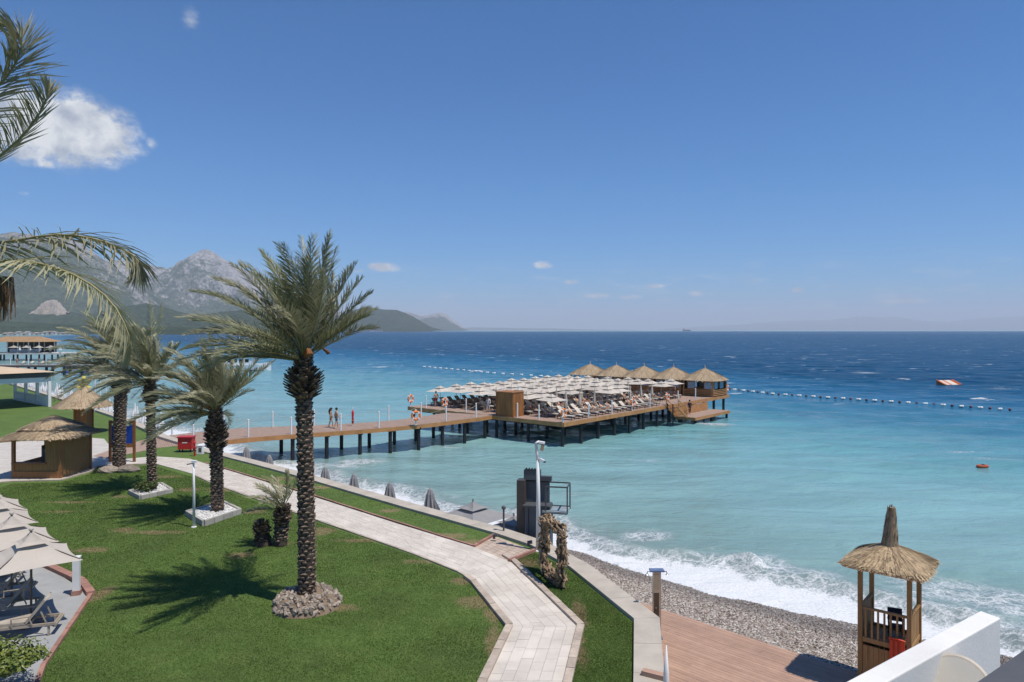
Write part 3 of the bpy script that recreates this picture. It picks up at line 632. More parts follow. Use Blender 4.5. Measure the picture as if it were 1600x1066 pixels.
for k, pl in ((0, resn(JN, 100)), (1, resn(JF, 100))):
    for i in range(34 + 3 * k, 99, 9):
        c = mid[int(i * .6)].xy; p = pl[i].lerp(c, 0.12); link('pile', PILE, jetty, J3(p))
        if k == 0: MB().beam(J3(pl[i].lerp(pl[i], 0), -.36), J3(resn(JF, 100)[i], -.36), .2, .22).obj('cross_beam', M_PILE, jetty)
NPOST = [(302, 693), (388, 683.5), (455, 679), (532.5, 673), (592, 669), (697, 658.5), (744, 653)]
FPOST = [(269, 681), (350, 672.5), (426, 668), (491, 665.4), (607, 658), (658, 652)]
posts = [[], []]
for k, lst in enumerate((NPOST, FPOST)):
    for (u, v) in lst:
        p = P(u, v).xy; link('rail_post', POST, jetty, J3(p, 0.02)); posts[k].append(p)
    for a, b in zip(posts[k][:-1], posts[k][1:]):
        MB().tube([(a.x - jo.x + (b.x - a.x) * s, a.y - jo.y + (b.y - a.y) * s, 1.3 - .55 * math.sin(math.pi * s)) for s in (0, .17, .34, .5, .66, .83, 1)], 0.012, 4).obj('rope', M_ROPE, jetty)
# land boardwalk strip
polysheet('brown_walkway', [P(*p).xy for p in ((145, 713), (175, 702.5), (205, 693), (239, 683.5), (241, 701.5), (200, 710), (178, 718))], 0.014, M_BOARD)

# ---- platform, local x = seaward, y = shore-parallel
PC = P(880, 661); PANG = math.atan2(.763, .646); PLX, PLY = 39.0, 22.5
plat = T('bathing_platform', 'large timber bathing platform on black piles out in the sea', 'platform', (PC.x, PC.y, 0), PANG)
PM = Matrix.Translation((PC.x, PC.y, 0)) @ Matrix.Rotation(PANG, 4, 'Z')
def W(d, w_, z=0.02): return tuple(PM @ Vector((d, w_, z)))
bd = MB()
for i in range(int(PLX / .15)):
    bd.box((i * .15 + .075, PLY / 2, -0.005), (.138, PLY - .04, .05))
tag(bd.obj('deck_boards', M_BOARD, plat), kind='stuff')
for i in range(6):
    MB().box((PLX * (i + .5) / 6, -.05, -.19), (PLX / 6 - .01, .09, .40)).obj('fascia_board', M_FASC, plat)
    MB().box((PLX * (i + .5) / 6, PLY + .05, -.19), (PLX / 6 - .01, .09, .40)).obj('fascia_board', M_FASC, plat)
for i in range(4):
    for x in (-.05, PLX + .05): MB().box((x, PLY * (i + .5) / 4, -.19), (.09, PLY / 4 - .01, .40)).obj('fascia_board', M_FASC, plat)
for i in range(13):
    for j in range(6):
        if j in (0, 1, 3, 5) or i < 2: link('pile', PILE, plat, (0.5 + i * 3.15, 0.45 + j * 4.3, 0))
    MB().box((0.5 + i * 3.15, PLY / 2, -.42), (.22, PLY - .5, .24)).obj('cross_beam', M_PILE, plat)
EP = [(0.15, 0.15), (4.6, .15), (9.0, .15), (13.2, .15), (17.2, .15), (21.2, .15), (24.2, .15), (29.0, .15), (34, .15), (38.7, .2), (.15, 3.1), (.15, 5.9), (.15, 13.2), (.15, 16.4), (.15, 19.6), (.15, 22.3), (38.7, 4.5), (12, 22.3), (22, 22.3), (32, 22.3)]
for (a, b) in EP: link('rail_post', POST, plat, (a, b, 0.02))
# lower bathing stage with stairs
LZ = -1.45
st = T('lower_stage', 'low timber swimming stage below the seaward end of the platform', 'stage', W(24, -.1, LZ), PANG)
bd = MB()
for i in range(66): bd.box((-1.0 + i * .15, -1.35, -.03), (.138, 2.5, .06))
tag(bd.obj('deck_boards', M_BOARD, st), kind='stuff')
MB().box((3.9, -2.66, -.18), (10.1, .09, .34)).obj('fascia_board', M_FASC, st); MB().box((-1.12, -1.35, -.18), (.09, 2.6, .34)).obj('fascia_board', M_FASC, st); MB().box((8.98, -1.35, -.18), (.09, 2.6, .34)).obj('fascia_board', M_FASC, st)
for x in (-.6, 4, 8.5):
    for y in (-2.4, -.3): MB().tube([(x, y, -2.4), (x, y, -.06)], .16, 10).obj('pile', M_PILE, st)
MB().box((3.5, -.02, .5), (9.0, .06, 1.0)).obj('back_panel', M_FASC, st)
stair = T('stairway', 'small timber stair with handrails leading down to the swimming stage', 'stairs', W(22.2, -1.0, LZ), PANG)
for i in range(7): MB().box((-1.6 + i * .3, 0, 1.35 - i * .2), (.3, 1.5, .07)).obj('tread', M_FASC, stair)
for y in (-.78, .78):
    MB().beam((-1.7, y, 1.35), (.6, y, 0.0), .08, .26).obj('stringer', M_FASC, stair)
    MB().beam((-1.7, y, 2.25), (.6, y, .95), .07, .09).obj('handrail', M_FASC, stair); MB().beam((-1.7, y, 1.85), (.6, y, .55), .05, .07).obj('mid_rail', M_FASC, stair)
    for x, z in ((-1.6, 1.35), (.5, .05)): MB().box((x, y, z + .45), (.08, .08, 1.0)).obj('newel', M_FASC, stair)
for y in (-.3, 2): MB().box((-1.75, y * .3, .4), (.1, .1, 2.6)).obj('support', M_PILE, stair)
# changing cabin on the front edge
cab = T('changing_cabin', 'plain brown timber cabin standing where the jetty meets the platform', 'cabin', W(.1, 6.5), PANG)
M_CAB = pm('cabin_board', (0.38, 0.16, 0.05), 0.6, c2=(0.21, 0.085, 0.028), scale=2.5, bump=.3, stretch=(1, 1, .25), rand=.12)
for i in range(15):
    MB().box((0.02, .08 + i * .155, 1.25), (.05, .147, 2.5)).obj('wall_board', M_CAB, cab); MB().box((1.78, .08 + i * .155, 1.25), (.05, .147, 2.5)).obj('wall_board', M_CAB, cab)
for i in range(11):
    MB().box((.12 + i * .155, .0, 1.25), (.147, .05, 2.5)).obj('wall_board', M_CAB, cab); MB().box((.12 + i * .155, 2.32, 1.25), (.147, .05, 2.5)).obj('wall_board', M_CAB, cab)
MB().box((.9, 1.16, 2.52), (1.95, 2.45, .07)).obj('roof_board', M_CAB, cab)

# ---- thatch
M_THATCH = pm('reed_thatch', (0.52, 0.40, 0.265), 0.9, c2=(0.33, 0.245, 0.155), scale=6, detail=6, bump=.4); M_THATCHD = pm('old_thatch', (0.36, 0.26, 0.165), 0.9, c2=(0.17, 0.12, 0.075), scale=6, detail=6)
def thatch(half, ztop, zrim, n, r0=.06, square=4.0, slen=(.35, .8), sw=.018, sag=1.15, seed=1, over=.09, layers=0):
    rd_ = random.Random(seed); mb = MB()
    def Rr(th): c, s_ = abs(math.cos(th)), abs(math.sin(th)); return half / ((c ** square + s_ ** square) ** (1 / square)) if square else half
    def pt(th, t_, lift=0.0):
        r = Rr(th) * t_; z = ztop + (zrim - ztop) * t_ ** sag + lift
        return Vector((r * math.cos(th), r * math.sin(th), z))
    NTH, NT_ = 40, 6
    vs = [pt(2 * math.pi * k / NTH, r0 + (1 - r0) * i / NT_) for i in range(NT_ + 1) for k in range(NTH)]
    vs += [pt(2 * math.pi * k / NTH, .97, -.1) for k in range(NTH)] + [pt(2 * math.pi * k / NTH, .1, -.16) for k in range(NTH)]
    mb.add(vs, [(i * NTH + k, (i + 1) * NTH + k, (i + 1) * NTH + (k + 1) % NTH, i * NTH + (k + 1) % NTH) for i in range(NT_ + 2) for k in range(NTH)])
    for _ in range(n):
        th = rd_.uniform(0, 2 * math.pi); L = rd_.uniform(*slen) / half; t1 = min(1 + over * rd_.random() ** 2, r0 + (1.0 + over - r0) * rd_.random() ** .6); t0 = max(r0, t1 - L)
        lf = rd_.uniform(.004, .045); a = pt(th, t0, lf * .5); b = pt(th + rd_.uniform(-.05, .05), t1, lf)
        if t1 > 1: b.z -= rd_.uniform(0, .06)
        side = (b - a).cross(Vector((0, 0, 1))).normalized() * rd_.uniform(.5, 1.3) * sw
        mb.add([a - side * .6, a + side * .6, b + side, b - side], [(0, 1, 2, 3)], rd_.random() < .35)
    return mb
# ---- pavilions at the seaward end
RF = thatch(2.75, 1.55, 0.0, 1100, square=5.0, sw=.035, sag=1.28, seed=3).mesh('thatched_roof', [M_THATCH, M_THATCHD])
FIN = MB().lathe([(0.16, -.1), (.12, .12), (.07, .3), (.02, .55), (0, .56)], 8).mesh('finial', M_THATCH)
PPOST = MB().box((0, 0, 1.1), (.16, .16, 2.2)).mesh('corner_post', M_FASC)
RAILB = MB().box((0, 0, 0), (4.5, .06, .13)).mesh('rail_board', M_FASC)
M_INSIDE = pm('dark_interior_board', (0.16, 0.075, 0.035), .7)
for i in range(5):
    cx, cy = 36.1, 2.15 + i * 4.75
    lab = ['rightmost thatched pavilion on the platform end, with railings toward the open sea', 'second thatched pavilion from the right at the platform end', 'middle one of the five thatched pavilions at the platform end', 'second thatched pavilion from the left at the platform end', 'leftmost thatched pavilion behind the white parasols'][i]
    pvn = T('thatched_pavilion', lab, 'pavilion', W(cx, cy), PANG, 'thatched pavilions')
    rf = link('thatched_roof', RF, pvn, (0, 0, 2.15)); link('finial', FIN, rf, (0, 0, 1.5))
    for sx in (-1, 1):
        for sy in (-1, 1): link('corner_post', PPOST, pvn, (sx * 2.12, sy * 2.12, 0))
    for z in (.2, .42, .64, .86):
        link('rail_board', RAILB, pvn, (0, -2.2, z)); link('rail_board', RAILB, pvn, (-2.2, 0, z), (0, 0, math.pi / 2))
    MB().box((2.1, 0, 1.05), (.06, 4.1, 2.1)).obj('back_wall', M_INSIDE, pvn)
    for y in (-1.35, 0, 1.35):
        fr = MB().box((2.05, y, 1.45), (.04, .95, .95)).obj('window', M_FASC, pvn); MB().box((2.02, y, 1.45), (.03, .83, .83)).obj('pane', M_GLASS, fr)
    for y in (-1.4, 1.0):
        fr = MB().box((-2.12, y, 1.5), (.05, 1.1, 1.0)).obj('window', M_FASC, pvn)
        MB().box((-2.15, y, 1.5), (.03, .96, .86)).obj('pane', M_GLASS, fr)
    if i == 0:
        for x in (-1.2, .6):
            fr = MB().box((x, -2.1, 1.5), (1.1, .05, 1.0)).obj('window', M_FASC, pvn); MB().box((x, -2.14, 1.5), (.96, .03, .86)).obj('pane', M_GLASS, fr)
    MB().box((-.4, 0, .55), (.6, 3.0, 1.1)).obj('bar_counter', M_FASC, pvn)

# ---- parasols
def canopy(half, ztop, zcor, vent=True, sagk=.09, mat=None, n=6):
    mb = MB(); vsz = (ztop - zcor)
    cor = [Vector((half * a, half * b, zcor)) for a, b in ((1, 1), (-1, 1), (-1, -1), (1, -1))]; ap = Vector((0, 0, ztop))
    def tier(ap, cor, t0, dz):
        for i in range(4):
            a, b = cor[i], cor[(i + 1) % 4]; rows = 4; vs = []
            for r in range(rows + 1):
                t_ = t0 + (1 - t0) * r / rows
                for k in range(n + 1):
                    s_ = k / n; e = a.lerp(b, s_); bow = 4 * s_ * (1 - s_); e = e * 1.0; e.x *= 1 - sagk * bow * .55; e.y *= 1 - sagk * bow * .55; e.z -= 0.0
                    p = ap.lerp(e, t_); p.z -= vsz * .18 * math.sin(math.pi * t_) * (0.6 + .4 * bow) ; vs.append(p + Vector((0, 0, dz)))
            mb.add(vs, [(r * (n + 1) + k, (r + 1) * (n + 1) + k, (r + 1) * (n + 1) + k + 1, r * (n + 1) + k + 1) for r in range(rows) for k in range(n)])
    tier(ap, cor, 0.22 if vent else 0, 0); out = mb
    cap = MB()
    if vent:
        mb = cap; tier(ap + Vector((0, 0, .13)), [c.lerp(ap, .62) + Vector((0, 0, .06)) for c in cor], 0, 0)
    return out, cap
CA, CV = canopy(1.30, 2.36, 1.80); M_C = M_CREAM
PAR = [('canopy', CA.mesh('canopy', M_C), [('vent_cap', CV.mesh('vent_cap', M_C))]), ('pole', MB().tube([(0, 0, 0), (0, 0, 2.5)], .03, 8).mesh('pole', M_ALU)),
       ('base', MB().box((0, 0, .05), (.5, .5, .1)).mesh('base', M_DGREY))]
def folded(h=2.35, mat=None, r=.17):
    mb = MB(); n = 12; vs = []
    prof = [(.03, h), (.06, h - .12), (.10, h - .6), (r, h - 1.2), (r * 1.05, h - 1.5), (r * .7, h - 1.62)]
    for j, (rr, z) in enumerate(prof):
        for k in range(n): q = rr * (1 + (.28 if k % 2 else -.22) * min(1, j / 2)); vs.append((q * math.cos(2 * math.pi * k / n), q * math.sin(2 * math.pi * k / n), z))
    mb.add(vs, [(j * n + k, (j + 1) * n + k, (j + 1) * n + (k + 1) % n, j * n + (k + 1) % n) for j in range(len(prof) - 1) for k in range(n)]); return mb
PARF = [('folded_canopy', folded().mesh('folded_canopy', M_CUSH)), PAR[1], PAR[2]]
ROWN = ['front', 'second', 'third', 'fourth', 'fifth', 'rearmost']
closed = {(0, 1), (0, 2), (0, 3), (0, 6), (0, 7), (0, 8), (1, 2), (1, 8), (1, 4)}
PGRID = [(j, k, 3.3 + k * 2.62, 3.9 + j * 3.32) for j in range(6) for k in range(11)]
# ---- loungers
def lounger_parts(matf, matc, tilt=R(42)):
    fr = MB(); L = 1.95; Wd = .66; hz_ = .32
    for y in (-Wd / 2, Wd / 2): fr.box((-.02, y, hz_), (L, .05, .07))
    for x in (-.98, .3, .94): fr.box((x, 0, hz_), (.05, Wd, .06))
    leg = [MB().box((x, y, hz_ / 2), (.05, .05, hz_)).mesh('leg', matf) for x in (-.85, .8) for y in (-.3, .3)]
    seat = MB().box((-.36, 0, hz_ + .075), (1.22, .6, .08)); c, s_ = math.cos(tilt), math.sin(tilt)
    back = MB().box((.25 + c * .36, 0, hz_ + .07 + s_ * .36), (.74, .6, .07), ry=-tilt)
    strut = MB().beam((.72, -.25, hz_ + .03), (.6, -.25, hz_ + .33), .03, .03).beam((.72, .25, hz_ + .03), (.6, .25, hz_ + .33), .03, .03)
    return [('frame', fr.mesh('frame', matf), [('strut', strut.mesh('strut', matf))]), ('seat', seat.mesh('seat', matc)), ('backrest', back.mesh('backrest', matc))] + [('leg', m) for m in leg]
LDARK = lounger_parts(M_DARKW, pm('brown_mesh', (0.11, 0.08, 0.065), .8, rand=.2)); LCRE = lounger_parts(M_DARKW, M_CUSH)
lspots = []
for (j, k, d, w_) in PGRID:
    lab = f'{"closed" if (j, k) in closed else "open"} cream parasol, {ordn(k)} from the jetty in the {ROWN[j]} row'
    pr_ = inst(PARF if (j, k) in closed else PAR, 'parasol', lab, 'parasol', W(d + random.uniform(-.08, .08), w_ + random.uniform(-.1, .1)), PANG + random.uniform(-.06, .06), 'cream parasols on the platform', random.uniform(.95, 1.06)); pr_.rotation_euler.x, pr_.rotation_euler.y = random.gauss(0, .022), random.gauss(0, .022)
    for sd in (-1, 1):
        dark = j >= 4 and k < 6 or (j >= 3 and random.random() < .25)
        dd_ = d + sd * .62; wv_ = w_ - .15 + random.uniform(-.12, .12)
        inst(LDARK if dark else LCRE, 'sun_lounger', f'{"brown" if dark else "cream"} lounger {"landward" if sd < 0 else "seaward"} of parasol {ordn(k)} from jetty, {ROWN[j]} row', 'lounger', W(dd_, wv_), PANG + math.pi / 2 + random.uniform(-.06, .06), 'sun loungers on the platform')
        lspots.append((j, k, sd, dd_, wv_))
# uncovered front row of loungers along the seaward-right edge
for i in range(13):
    d = 2.2 + i * 1.45
    inst(LCRE, 'sun_lounger', f'cream lounger {ordn(i)} from the corner lifebuoy along the platform edge', 'lounger', W(d, 1.35 + random.uniform(-.1, .1)), PANG + math.pi / 2 + random.uniform(-.1, .1), 'sun loungers on the platform')
    lspots.append((-1, i, 0, d, 1.35))

# ---- lifebuoys
def torus(Rm, r, n=20, m=8):
    vs = [((Rm + r * math.cos(2 * math.pi * j / m)) * math.cos(2 * math.pi * i / n), r * math.sin(2 * math.pi * j / m), (Rm + r * math.cos(2 * math.pi * j / m)) * math.sin(2 * math.pi * i / n)) for i in range(n) for j in range(m)]
    fs = [(i * m + j, ((i + 1) % n) * m + j, ((i + 1) % n) * m + (j + 1) % m, i * m + (j + 1) % m) for i in range(n) for j in range(m)]
    return vs, fs
tv, tf = torus(.30, .085)
RINGM = MB().add(tv, tf).mesh('ring', M_ORANGE, True)
BAND = MB()
for a in range(4):
    th = math.pi / 4 + a * math.pi / 2; BAND.box((.30 * math.cos(th), 0, .30 * math.sin(th)), (.19, .185, .09), ry=-th)
BANDM = BAND.mesh('band', M_WHITE)
def lifebuoy(lab, loc, rz): t_ = inst([('ring', RINGM, [('band', BANDM)])], 'lifebuoy', lab, 'lifebuoy', loc, rz, 'orange lifebuoys', 1.25); return t_
rzc = PANG
for lab, loc in (('orange lifebuoy on the front corner post of the platform', W(.12, .02, .95)), ('orange lifebuoy on the post midway along the seaward-right platform edge', W(13.2, .03, .95)),
                 ('orange lifebuoy on the post beside the swimming-stage stair', W(21.2, .03, .95)), ('orange lifebuoy on the far right tip of the platform', W(38.65, .08, .95)),
                 ('orange lifebuoy on the far left tip of the platform', W(.1, 22.18, .95)), ('orange lifebuoy on the platform front behind the jetty', W(.02, 16.4, .95))): lifebuoy(lab, loc, rzc)
jl = P(649.5, 665); link('rail_post', POST, jetty, J3(jl.xy, .02)); lifebuoy('orange lifebuoy on a white post at the near jetty edge', (jl.x + .03, jl.y - .1, .95), .4)

# ================================================================== PEOPLE
M_SKIN = pm('tanned_skin', (0.50, 0.29, 0.19), .55, var=.06, rand=.15); M_HAIR = pm('dark_hair', (0.02, 0.014, 0.01), .5)
SUIT = {'black': pm('black_cloth', (.015, .015, .018), .8), 'navy': pm('navy_cloth', (.02, .03, .09), .8), 'red': pm('red_cloth', (.4, .03, .05), .8), 'white': pm('white_cloth', (.75, .75, .75), .8), 'teal': pm('teal_cloth', (.03, .22, .25), .8), 'grey': pm('grey_cloth', (.25, .27, .32), .8)}
def human(pose, suit, full=False):
    J = {k: Vector(v) for k, v in pose.items()}
    rad = dict(pel=.145, sp=.13, ch=.15, nk=.055, hd0=.075, hd=.10, hd2=.075, sl=.07, el=.046, wl=.034, hl=.038, fl=.02, hp=.10, kn=.063, an=.042, to=.036)
    V_, E_, Rr_ = [], [], []; idx = {}
    def add(n, r): idx[n] = len(V_); V_.append(J[n]); Rr_.append(r)
    for n in ('pel', 'sp', 'ch', 'nk', 'hd0', 'hd', 'hd2'): add(n, rad[n])
    E_ += [(idx[a], idx[b]) for a, b in zip(('pel', 'sp', 'ch', 'nk', 'hd0', 'hd'), ('sp', 'ch', 'nk', 'hd0', 'hd', 'hd2'))]
    for s_ in 'LR':
        for n, k in (('s', 'sl'), ('e', 'el'), ('w', 'wl'), ('h', 'hl'), ('f', 'fl')): add(n + s_, rad[k])
        for n in ('p', 'k', 'a', 't'): add(n + s_, rad[{'p': 'hp', 'k': 'kn', 'a': 'an', 't': 'to'}[n]])
        E_ += [(idx['ch'], idx['s' + s_])] + [(idx[a + s_], idx[b + s_]) for a, b in (('s', 'e'), ('e', 'w'), ('w', 'h'), ('h', 'f'))]
        E_ += [(idx['pel'], idx['p' + s_])] + [(idx[a + s_], idx[b + s_]) for a, b in (('p', 'k'), ('k', 'a'), ('a', 't'))]
    me = bpy.data.meshes.new('body'); me.from_pydata(V_, E_, []); o = bpy.data.objects.new('tmp', me); COL.objects.link(o)
    o.modifiers.new('s', 'SKIN'); o.modifiers.new('d', 'SUBSURF').levels = 1
    for i, sv in enumerate(me.skin_vertices[0].data): sv.radius = (Rr_[i],) * 2; sv.use_root = (i == 0)
    dg = bpy.context.evaluated_depsgraph_get(); m2 = bpy.data.meshes.new_from_object(o.evaluated_get(dg)); bpy.data.objects.remove(o); m2.name = 'body'
    m2.materials.clear(); m2.materials.append(M_SKIN); m2.materials.append(SUIT[suit])
    def nearest(c):
        best = min(((J[a] - c).length - .0, a) for a in J); return best[1]
    for p in m2.polygons:
        a = nearest(p.center); p.material_index = 1 if (a in ('pel', 'pL', 'pR') or (full and a in ('sp', 'ch', 'sL', 'sR', 'eL', 'eR', 'kL', 'kR'))) else 0
        p.use_smooth = True
    hd, nk = J['hd'], J['nk']; ax = (hd - nk).normalized()
    hair = MB().ell(hd + ax * .045 - Vector(pose.get('face', (0, 1, 0))) * .028, (.112, .118, .115), 10, 7)
    return [('body', m2, [('hair', hair.mesh('hair', M_HAIR, True))])]
def stand(stride=.0, arm=.0):
    d = dict(pel=(0, 0, .98), sp=(0, 0, 1.12), ch=(0, .01, 1.32), nk=(0, .01, 1.5), hd0=(0, .02, 1.57), hd=(0, .035, 1.66), hd2=(0, .03, 1.72), face=(0, 1, 0))
    for s_, k in (('L', -1), ('R', 1)):
        f = stride * k
        d.update({'s' + s_: (k * .18, 0, 1.43), 'e' + s_: (k * (.25 + arm), -f * .4, 1.15), 'w' + s_: (k * (.25 + arm * .5), -f * .6 + .08, .92), 'h' + s_: (k * .25, -f * .6 + .1, .85), 'f' + s_: (k * .25, -f * .6 + .11, .78),
                  'p' + s_: (k * .095, 0, .9), 'k' + s_: (k * .1, f * .5 + .03, .5), 'a' + s_: (k * .1, f * .9 - .03, .09), 't' + s_: (k * .11, f * .9 + .14, .045)})
    return d
def recline(knee=.0, side=0.0):
    d = dict(pel=(.17, 0, .53), sp=(.30, 0, .60), ch=(.46, 0, .74), nk=(.60, 0, .87), hd0=(.65, 0, .92), hd=(.71, 0, .98), hd2=(.755, 0, 1.02), face=(-.8, 0, .6))
    for s_, k in (('L', -1), ('R', 1)):
        kz = .54 + (knee if s_ == 'L' else knee * .3)
        d.update({'s' + s_: (.5, k * .18, .80), 'e' + s_: (.32, k * .27, .60), 'w' + s_: (.10, k * .26, .54), 'h' + s_: (.03, k * .25, .52), 'f' + s_: (-.04, k * .24, .51),
                  'p' + s_: (.10, k * .09, .52), 'k' + s_: (-.3 + knee * .25, k * .1, kz), 'a' + s_: (-.68 + knee * .7, k * .1, .47), 't' + s_: (-.74 + knee * .7, k * .11, .58)})
    return d
H_WALK1 = human(stand(.2), 'black'); H_WALK2 = human(stand(-.22), 'navy'); H_WHITE = human(stand(.12, .06), 'white', True); H_DARK = human(stand(.05), 'black', True); H_STAND = human(stand(.02, .05), 'red')
H_REC = [human(recline(0), 'black'), human(recline(.22), 'red'), human(recline(.1), 'teal'), human(recline(.3), 'navy'), human(recline(.02), 'white')]
pA, pB = P(517, 668.5), P(525.5, 670)
a_ = inst(H_WALK1, 'person', 'person in black swimwear with long dark hair walking on the jetty', 'person', (pA.x, pA.y, .02), R(-70), 'people walking on the jetty', 1.02)
MB().tube([(0, -.06, 1.7), (0, -.12, 1.5), (0, -.13, 1.2)], [.09, .11, .05], 8).obj('long_hair', M_HAIR, a_)
b_ = inst(H_WALK2, 'person', 'bare-chested person in dark blue shorts walking beside the jetty post', 'person', (pB.x, pB.y, .02), R(-60), 'people walking on the jetty', 1.06)
pW = P(763, 645); inst(H_WHITE, 'person', 'person dressed in white standing left of the timber cabin', 'person', (pW.x, pW.y, .02), R(150), None, 1.0)
p_ = W(25.6, -.7, LZ); inst(H_DARK, 'person', 'person in dark clothes standing on the low swimming stage', 'person', p_, R(200))
p_ = W(2.1, 20.0); inst(H_STAND, 'person', 'bather standing beside the leftmost loungers of the platform', 'person', p_, R(30))
p_ = W(31.0, 4.2); inst(H_WALK2, 'person', 'bather in blue shorts walking in front of the rightmost pavilion', 'person', p_, R(100))
p_ = W(15.5, 2.6); inst(H_WALK1, 'person', 'bather in black swimwear standing among the edge loungers', 'person', p_, R(20))
rr = random.Random(5); nper = 0
for (j, k, sd, d, w_) in lspots:
    if (j == -1 and rr.random() < .6) or (j == 0 and rr.random() < .7) or (j == 1 and rr.random() < .5) or (j == 2 and rr.random() < .25) or (j >= 3 and rr.random() < .08):
        where = f'edge lounger {ordn(k)} from the corner lifebuoy' if j == -1 else f'{"landward" if sd < 0 else "seaward"} lounger of parasol {ordn(k)} from jetty, {ROWN[j]} row'
        inst(rr.choice(H_REC), 'person', f'sunbather on the {where}', 'person', W(d, w_, 0.0), PANG + math.pi / 2, 'sunbathers on the platform', 1.0)
        nper += 1
# red rescue flag, furled on its post, on the jetty
pf = P(551, 665.5); fl = T('furled_flag', 'red flag furled round a white-tipped post on the jetty', 'flag', (pf.x, pf.y, .02))
MB().tube([(0, 0, 0), (0, 0, 1.75)], .035, 8).obj('post', M_WHITE, fl)
fv = MB(); fv.tube([(0, 0, .18), (.02, 0, .4), (0, .02, .8), (.02, 0, 1.2), (0, 0, 1.5)], [.07, .12, .09, .12, .05], 9).obj('cloth', M_REDP, fl, True)
# ================================================================== PALMS
M_FROND = pm('palm_leaf', (0.27, 0.275, 0.15), 0.5, c2=(0.15, 0.165, 0.08), scale=1.4, rand=.22, trans=.22, spec=.4)
M_FRONDP = pm('palm_leaf_pale', (0.42, 0.395, 0.25), 0.5, c2=(0.27, 0.26, 0.15), scale=1.4, rand=.2, trans=.2, spec=.4)
M_RACH = pm('leaf_stalk', (0.30, 0.27, 0.13), .55, var=.15); M_TRUNK = pm('palm_trunk', (0.09, 0.064, 0.048), .9, c2=(0.04, 0.028, 0.022), scale=5, bump=.5)
M_BOOT = pm('leaf_base', (0.29, 0.215, 0.165), .9, c2=(0.085, 0.06, 0.045), scale=7, bump=.4); M_BOOTD = pm('fresh_leaf_base', (0.115, 0.08, 0.055), .85, c2=(0.05, 0.036, 0.026), scale=6); M_SPATHE = pm('orange_stalk', (0.24, 0.10, 0.035), .7)
def frond_path(p0, az, el, L, droop, wind, N=12):
    d = Vector((math.cos(el) * math.cos(az), math.cos(el) * math.sin(az), math.sin(el))); p = Vector(p0); out = [p.copy()]
    for i in range(N):
        t_ = (i + 1) / N; d = (d + (Vector((0, 0, -1)) * droop + Vector(wind)) * (t_ ** 1.3) / N * 2).normalized(); p = p + d * (L / N); out.append(p.copy())
    return out
def frond_mesh(pts, rd_, ll=.5, n=52, wind=(0, 0, 0), lw=.02, start=.16, vee=.3, stalk=.022):
    mb = MB(); N = len(pts) - 1; wind = Vector(wind)
    mb.tube(pts, [stalk * (1.25 - 1.05 * i / N) for i in range(N + 1)], 4, 1, False)
    az0 = pts[min(3, N)] - pts[0]; side0 = Vector((-az0.y, az0.x, 0))
    if side0.length < .05: side0 = Vector((rd_.uniform(-1, 1), rd_.uniform(-1, 1), 0))
    side0.normalize()
    for i in range(n):
        t_ = start + (1 - start) * (i + rd_.uniform(-.3, .3)) / n; t_ = min(max(t_, 0), .999); k = t_ * N; i0 = int(k); p = pts[i0].lerp(pts[i0 + 1], k - i0)
        d = (pts[min(i0 + 2, N)] - pts[max(i0 - 1, 0)]).normalized(); sv = (side0 - d * side0.dot(d)).normalized(); up = sv.cross(d).normalized()
        if up.z < 0 and abs(d.z) < .9: up = -up
        q = (t_ - start) / (1 - start); ln = ll * (.45 + .85 * math.sin(math.pi * min(1, q * .8 + .14)) ** .8 - .35 * q)
        for s_ in (-1, 1):
            a = .80 - .35 * q + rd_.uniform(-.2, .2)
            v = d * math.cos(a) * (1.0 + .3 * q) + sv * s_ * math.sin(a) + up * (vee + rd_.uniform(-.38, .38)); v.normalize(); v = (v + wind * .38 + Vector((0, 0, -.06))).normalized(); l = ln * rd_.uniform(.8, 1.15)
            wv_ = d.cross(v).normalized(); wv_ = (d * .75 + wv_ * .35).normalized() * lw * rd_.uniform(.8, 1.2)
            m_ = p + v * l * .5; e = p + v * l + (wind * .5 + Vector((0, 0, -.22 * rd_.random()))) * l * .35
            mb.add([p - wv_ * .5, p + wv_ * .5, m_ + wv_, m_ - wv_, e], [(0, 1, 2, 3), (3, 2, 4)], 0)
    return mb
